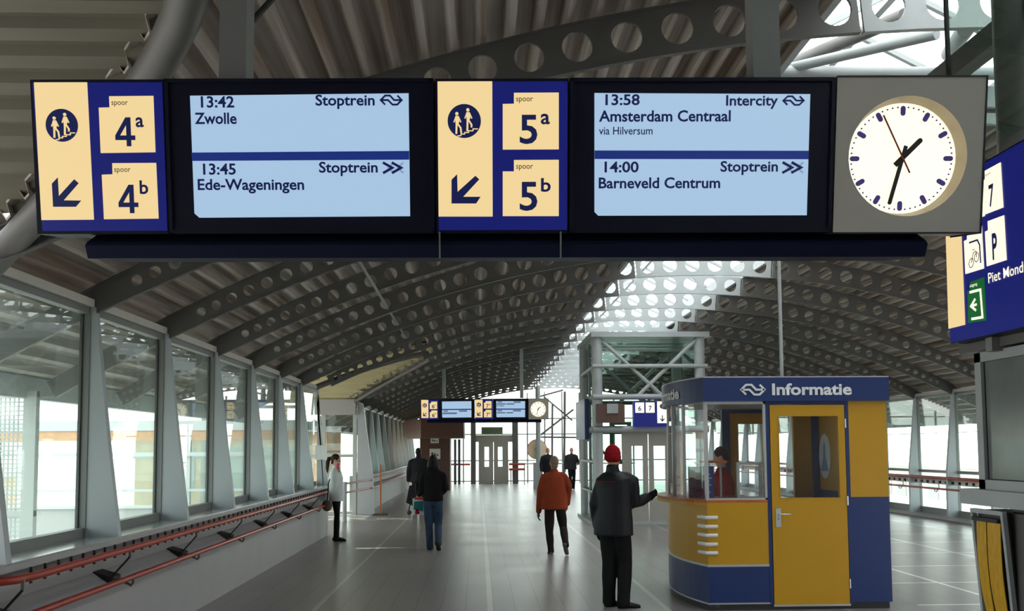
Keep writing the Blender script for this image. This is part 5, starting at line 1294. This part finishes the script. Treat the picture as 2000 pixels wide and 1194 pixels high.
# 2 woman in a rust coat
Lo = at_foot(1084, 1083); rel = lambda u, v, y: atY(u, v, Lo.y + y) - Lo
person('walking grey-haired woman seen from behind in a rust-red coat and dark trousers', Lo, R_(-6), 1.64, True,
       joints=dict(anL=rel(1076, 1075, .05), knL=rel(1073, 1040, .05), anR=rel(1105, 1064, -.22), knR=rel(1100, 1030, .05), toL=(-.1, 1, 0), toR=(.25, .55, -.8),
                   elL=rel(1056, 958, .0), wrL=rel(1052, 1000, .08), elR=rel(1110, 950, .0), wrR=rel(1108, 985, .12)),
       coat=('rust_coat', [(.80, .245, .19, 0), (.95, .235, .18, 0), (1.12, .215, .165, .0), (1.28, .205, .155, 0), (1.38, .185, .13, 0), (1.455, .10, .09, 0)], 1.12, .05),
       trousers=('dark_brown', .095, .07, .058), shoes=('grey_suede', .03), hair=('grey_hair', 'short'), gloves=('grey_glove', 'L'))
# 3 woman in black fleece and jeans
Lj = at_foot(846, 1074); rel = lambda u, v, y: atY(u, v, Lj.y + y) - Lj
person('walking dark-haired woman seen from behind in black fleece and blue jeans', Lj, R_(4), 1.66, True,
       joints=dict(anL=rel(840, 1067, .0), knL=rel(838, 1028, .05), anR=rel(856, 1060, -.2), knR=rel(856, 1025, .06), toL=(0, 1, 0), toR=(.1, .6, -.75),
                   elL=rel(822, 960, .0), wrL=rel(818, 966, .17), elR=rel(869, 955, .0), wrR=rel(860, 966, .2)),
       coat=('black_fleece', [(.90, .195, .155, 0), (1.02, .185, .15, 0), (1.14, .178, .145, .0), (1.28, .195, .15, 0), (1.39, .18, .13, 0), (1.455, .10, .09, 0)], 1.12, .04),
       trousers=('denim', .094, .07, .066), shoes=('brown_shoe', .03), hair=('black_hair', 'long'), hood='black_fleece')
# 4 girl in white at the left wall
Lg = at_foot(656, 1057); rel = lambda u, v, y: atY(u, v, Lg.y + y) - Lg
gr_, JG = person('girl with ponytail in white jacket and black leggings leaning on the left wall', Lg, R_(92), 1.68, True, lean=R_(-2), nod=R_(10), headturn=R_(0),
       joints=dict(anL=(-.02, .10, .075), knL=(.0, .10, .5), anR=(.03, -.06, .075), knR=(.03, -.06, .5), toL=(1, .1, 0), toR=(1, -.05, 0),
                   elL=rel(653, 955, .2), wrL=rel(657, 924, .06), elR=rel(652, 962, -.2), wrR=rel(658, 926, -.12)),
       coat=('white_jacket', [(.80, .17, .145, 0), (.92, .18, .15, 0), (1.10, .155, .14, .0), (1.26, .175, .15, 0), (1.38, .165, .12, 0), (1.455, .095, .085, 0)], 1.15, .05),
       trousers=('black_trousers', .082, .054, .045), shoes=('black_leather', .2), hair=('brown_hair', 'tail'), curl=.9)
c_ = atY(659, 911, Lg.y - .05)
cp = thing('pink_cup', 'pink cup held to the mouth of the girl in white', 'cup', tuple(c_))
part('cup_body', MB().tube([c_ + Vector((0, 0, -.06)), c_ + Vector((.0, 0, .06))], [.03, .042], 14), 'pink_cup', cp, True); part('cup_lid', MB().tube([c_ + Vector((0, 0, .06)), c_ + Vector((0, 0, .07))], [.044, .04], 14), 'paper', cp)
bg_ = atY(646, 990, Lg.y - .28)
sb = thing('shoulder_bag', 'dark brown bag hanging at the hip of the girl in white', 'bag', tuple(bg_))
part('pouch', MB().ball(bg_ + Vector((-.07, .0, .02)), .10, .07, .11), 'grey_suede', sb, True)
part('strap', MB().tube([bg_ + Vector((-.06, 0, .12)), bg_ + Vector((-.06, .08, .45)), bg_ + Vector((-.04, .2, .55))], .012, 6), 'dark_brown', sb, True)
# 5 dark figure ahead of the jeans woman
Ld = at_foot(817, 1003)
person('person in black with a backpack-dark coat walking ahead of the woman in jeans', Ld, R_(-5), 1.80, lean=R_(3),
       joints=dict(anR=(.09, -.16, .12), knR=(.09, .05, .5), toR=(0, .7, -.6)),
       coat=('dark_coat', [(.82, .22, .17, 0), (.98, .21, .16, 0), (1.14, .20, .16, .0), (1.28, .215, .165, 0), (1.39, .195, .135, 0), (1.46, .11, .1, 0)], 1.15, .08),
       trousers=('black_trousers', .09, .07, .06), shoes=('black_leather', .03), hair=('black_hair', 'short'), vox=.014)
# shopping bag of the jeans woman, wheeled case beside it
a, b_ = atY(806, 1006, Lj.y + .16), atY(829, 974, Lj.y + .16); y = Lj.y + .16
sp2 = thing('shopping_bag', 'white, teal and red shopping bag carried by the woman in jeans', 'bag', (a.x, y, a.z))
part('bag_body', MB().prism([(a.x + .01, a.z), (b_.x - .01, a.z), (b_.x, b_.z), (a.x, b_.z)], y - .06, y + .06), 'white', sp2)
mk = MB().prism([(a.x + .02, a.z + .10), (b_.x - .02, a.z + .06), (b_.x - .02, b_.z - .04), (a.x + .03, b_.z - .05)], y - .065, y - .06); part('teal_print', mk, mat('teal_print', lin(30, 118, 122), .5), sp2)
part('red_print', MB().prism([(a.x + .05, a.z + .02), (b_.x - .08, a.z + .02), (b_.x - .10, a.z + .10), (a.x + .06, a.z + .12)], y - .07, y - .064), 'red_jersey', sp2)
part('red_top', MB().box(a.x + .04, b_.x - .02, y - .066, y + .066, b_.z - .02, b_.z + .02), mat('bright_red', lin(226, 60, 34), .5), sp2)
part('handle', MB().tube([(a.x + .07, y, b_.z), (a.x + .09, y, b_.z + .12), (b_.x - .08, y, b_.z + .12), (b_.x - .05, y, b_.z)], .008, 6), 'white', sp2)
q0 = atZ(802, 1006); cs_ = thing('wheeled_case', 'small black wheeled case pulled beside the person in black', 'suitcase', tuple(q0))
p0, p1 = atY(794, 982, q0.y), atY(812, 945, q0.y)
part('case', MB().prism([(p0.x, p0.z), (p1.x, p0.z - .12), (p1.x, p1.z), (p0.x + .08, p1.z - .06)], q0.y - .12, q0.y + .12), 'dark_coat', cs_)
part('frame', MB().bar((q0.x - .06, q0.y, .06), (p0.x + .12, q0.y, p0.z + .05), .03), 'black', cs_); part('wheel', MB().tube([(q0.x - .03, q0.y - .05, .06), (q0.x - .03, q0.y + .05, .06)], .06, 12), 'black', cs_)
part('handle', MB().bar((p1.x - .05, q0.y, p1.z), (p1.x + .02, q0.y, p1.z + .3), .02), 'black', cs_)
# 6, 7 men coming closer in the distance
Lf = at_foot(1117, 957)
person('distant man in dark suit striding towards us beside the lift tower', Lf, R_(176), 1.80, vox=.014,
       joints=dict(anL=(.08, .1, .09), anR=(-.06, -.16, .08), knL=(.09, -.02, .5), knR=(-.07, -.12, .52), wrL=(.22, -.26, 1.08), elL=(.28, .02, 1.12)),
       coat=('dark_grey_suit', [(.84, .22, .15, 0), (.98, .21, .15, 0), (1.14, .20, .145, .0), (1.28, .215, .15, 0), (1.39, .195, .13, 0), (1.46, .10, .09, 0)], 1.12, .03),
       trousers=('black_trousers', .09, .07, .06), shoes=('black_leather', .03), hair=('brown_hair', 'thin'))
Lk = atY(1070, 900, 36.0); Lk.z = 0
person('man in black jacket half hidden behind the woman in the rust coat', Lk, R_(170), 1.80, vox=.014,
       joints=dict(anL=(.09, .1, .09), anR=(-.09, -.12, .08)),
       coat=('dark_coat', [(.82, .23, .16, 0), (.98, .225, .16, 0), (1.14, .215, .155, .0), (1.28, .23, .16, 0), (1.39, .205, .135, 0), (1.46, .10, .09, 0)], 1.15, .03),
       trousers=('black_trousers', .09, .07, .06), shoes=('black_leather', .03), hair=('brown_hair', 'thin'))
# 8 attendant inside the kiosk
La = Vector((2.98, 11.25, z_b))
person('kiosk attendant in red standing behind the glass of the information kiosk', La, R_(-70), 1.70, nod=R_(20),
       joints=dict(elL=(-.10, -.22, 1.08), wrL=(-.30, -.16, 1.16), elR=(-.02, .22, 1.08), wrR=(-.26, .14, 1.16)),
       coat=('red_jersey', [(.86, .18, .145, 0), (1.0, .18, .145, 0), (1.14, .175, .14, .0), (1.28, .19, .15, 0), (1.38, .175, .125, 0), (1.455, .095, .085, 0)], 1.1, .03),
       trousers=('black_trousers', .085, .065, .055), shoes=('black_leather', .03), hair=('brown_hair', 'short'), vox=.012)
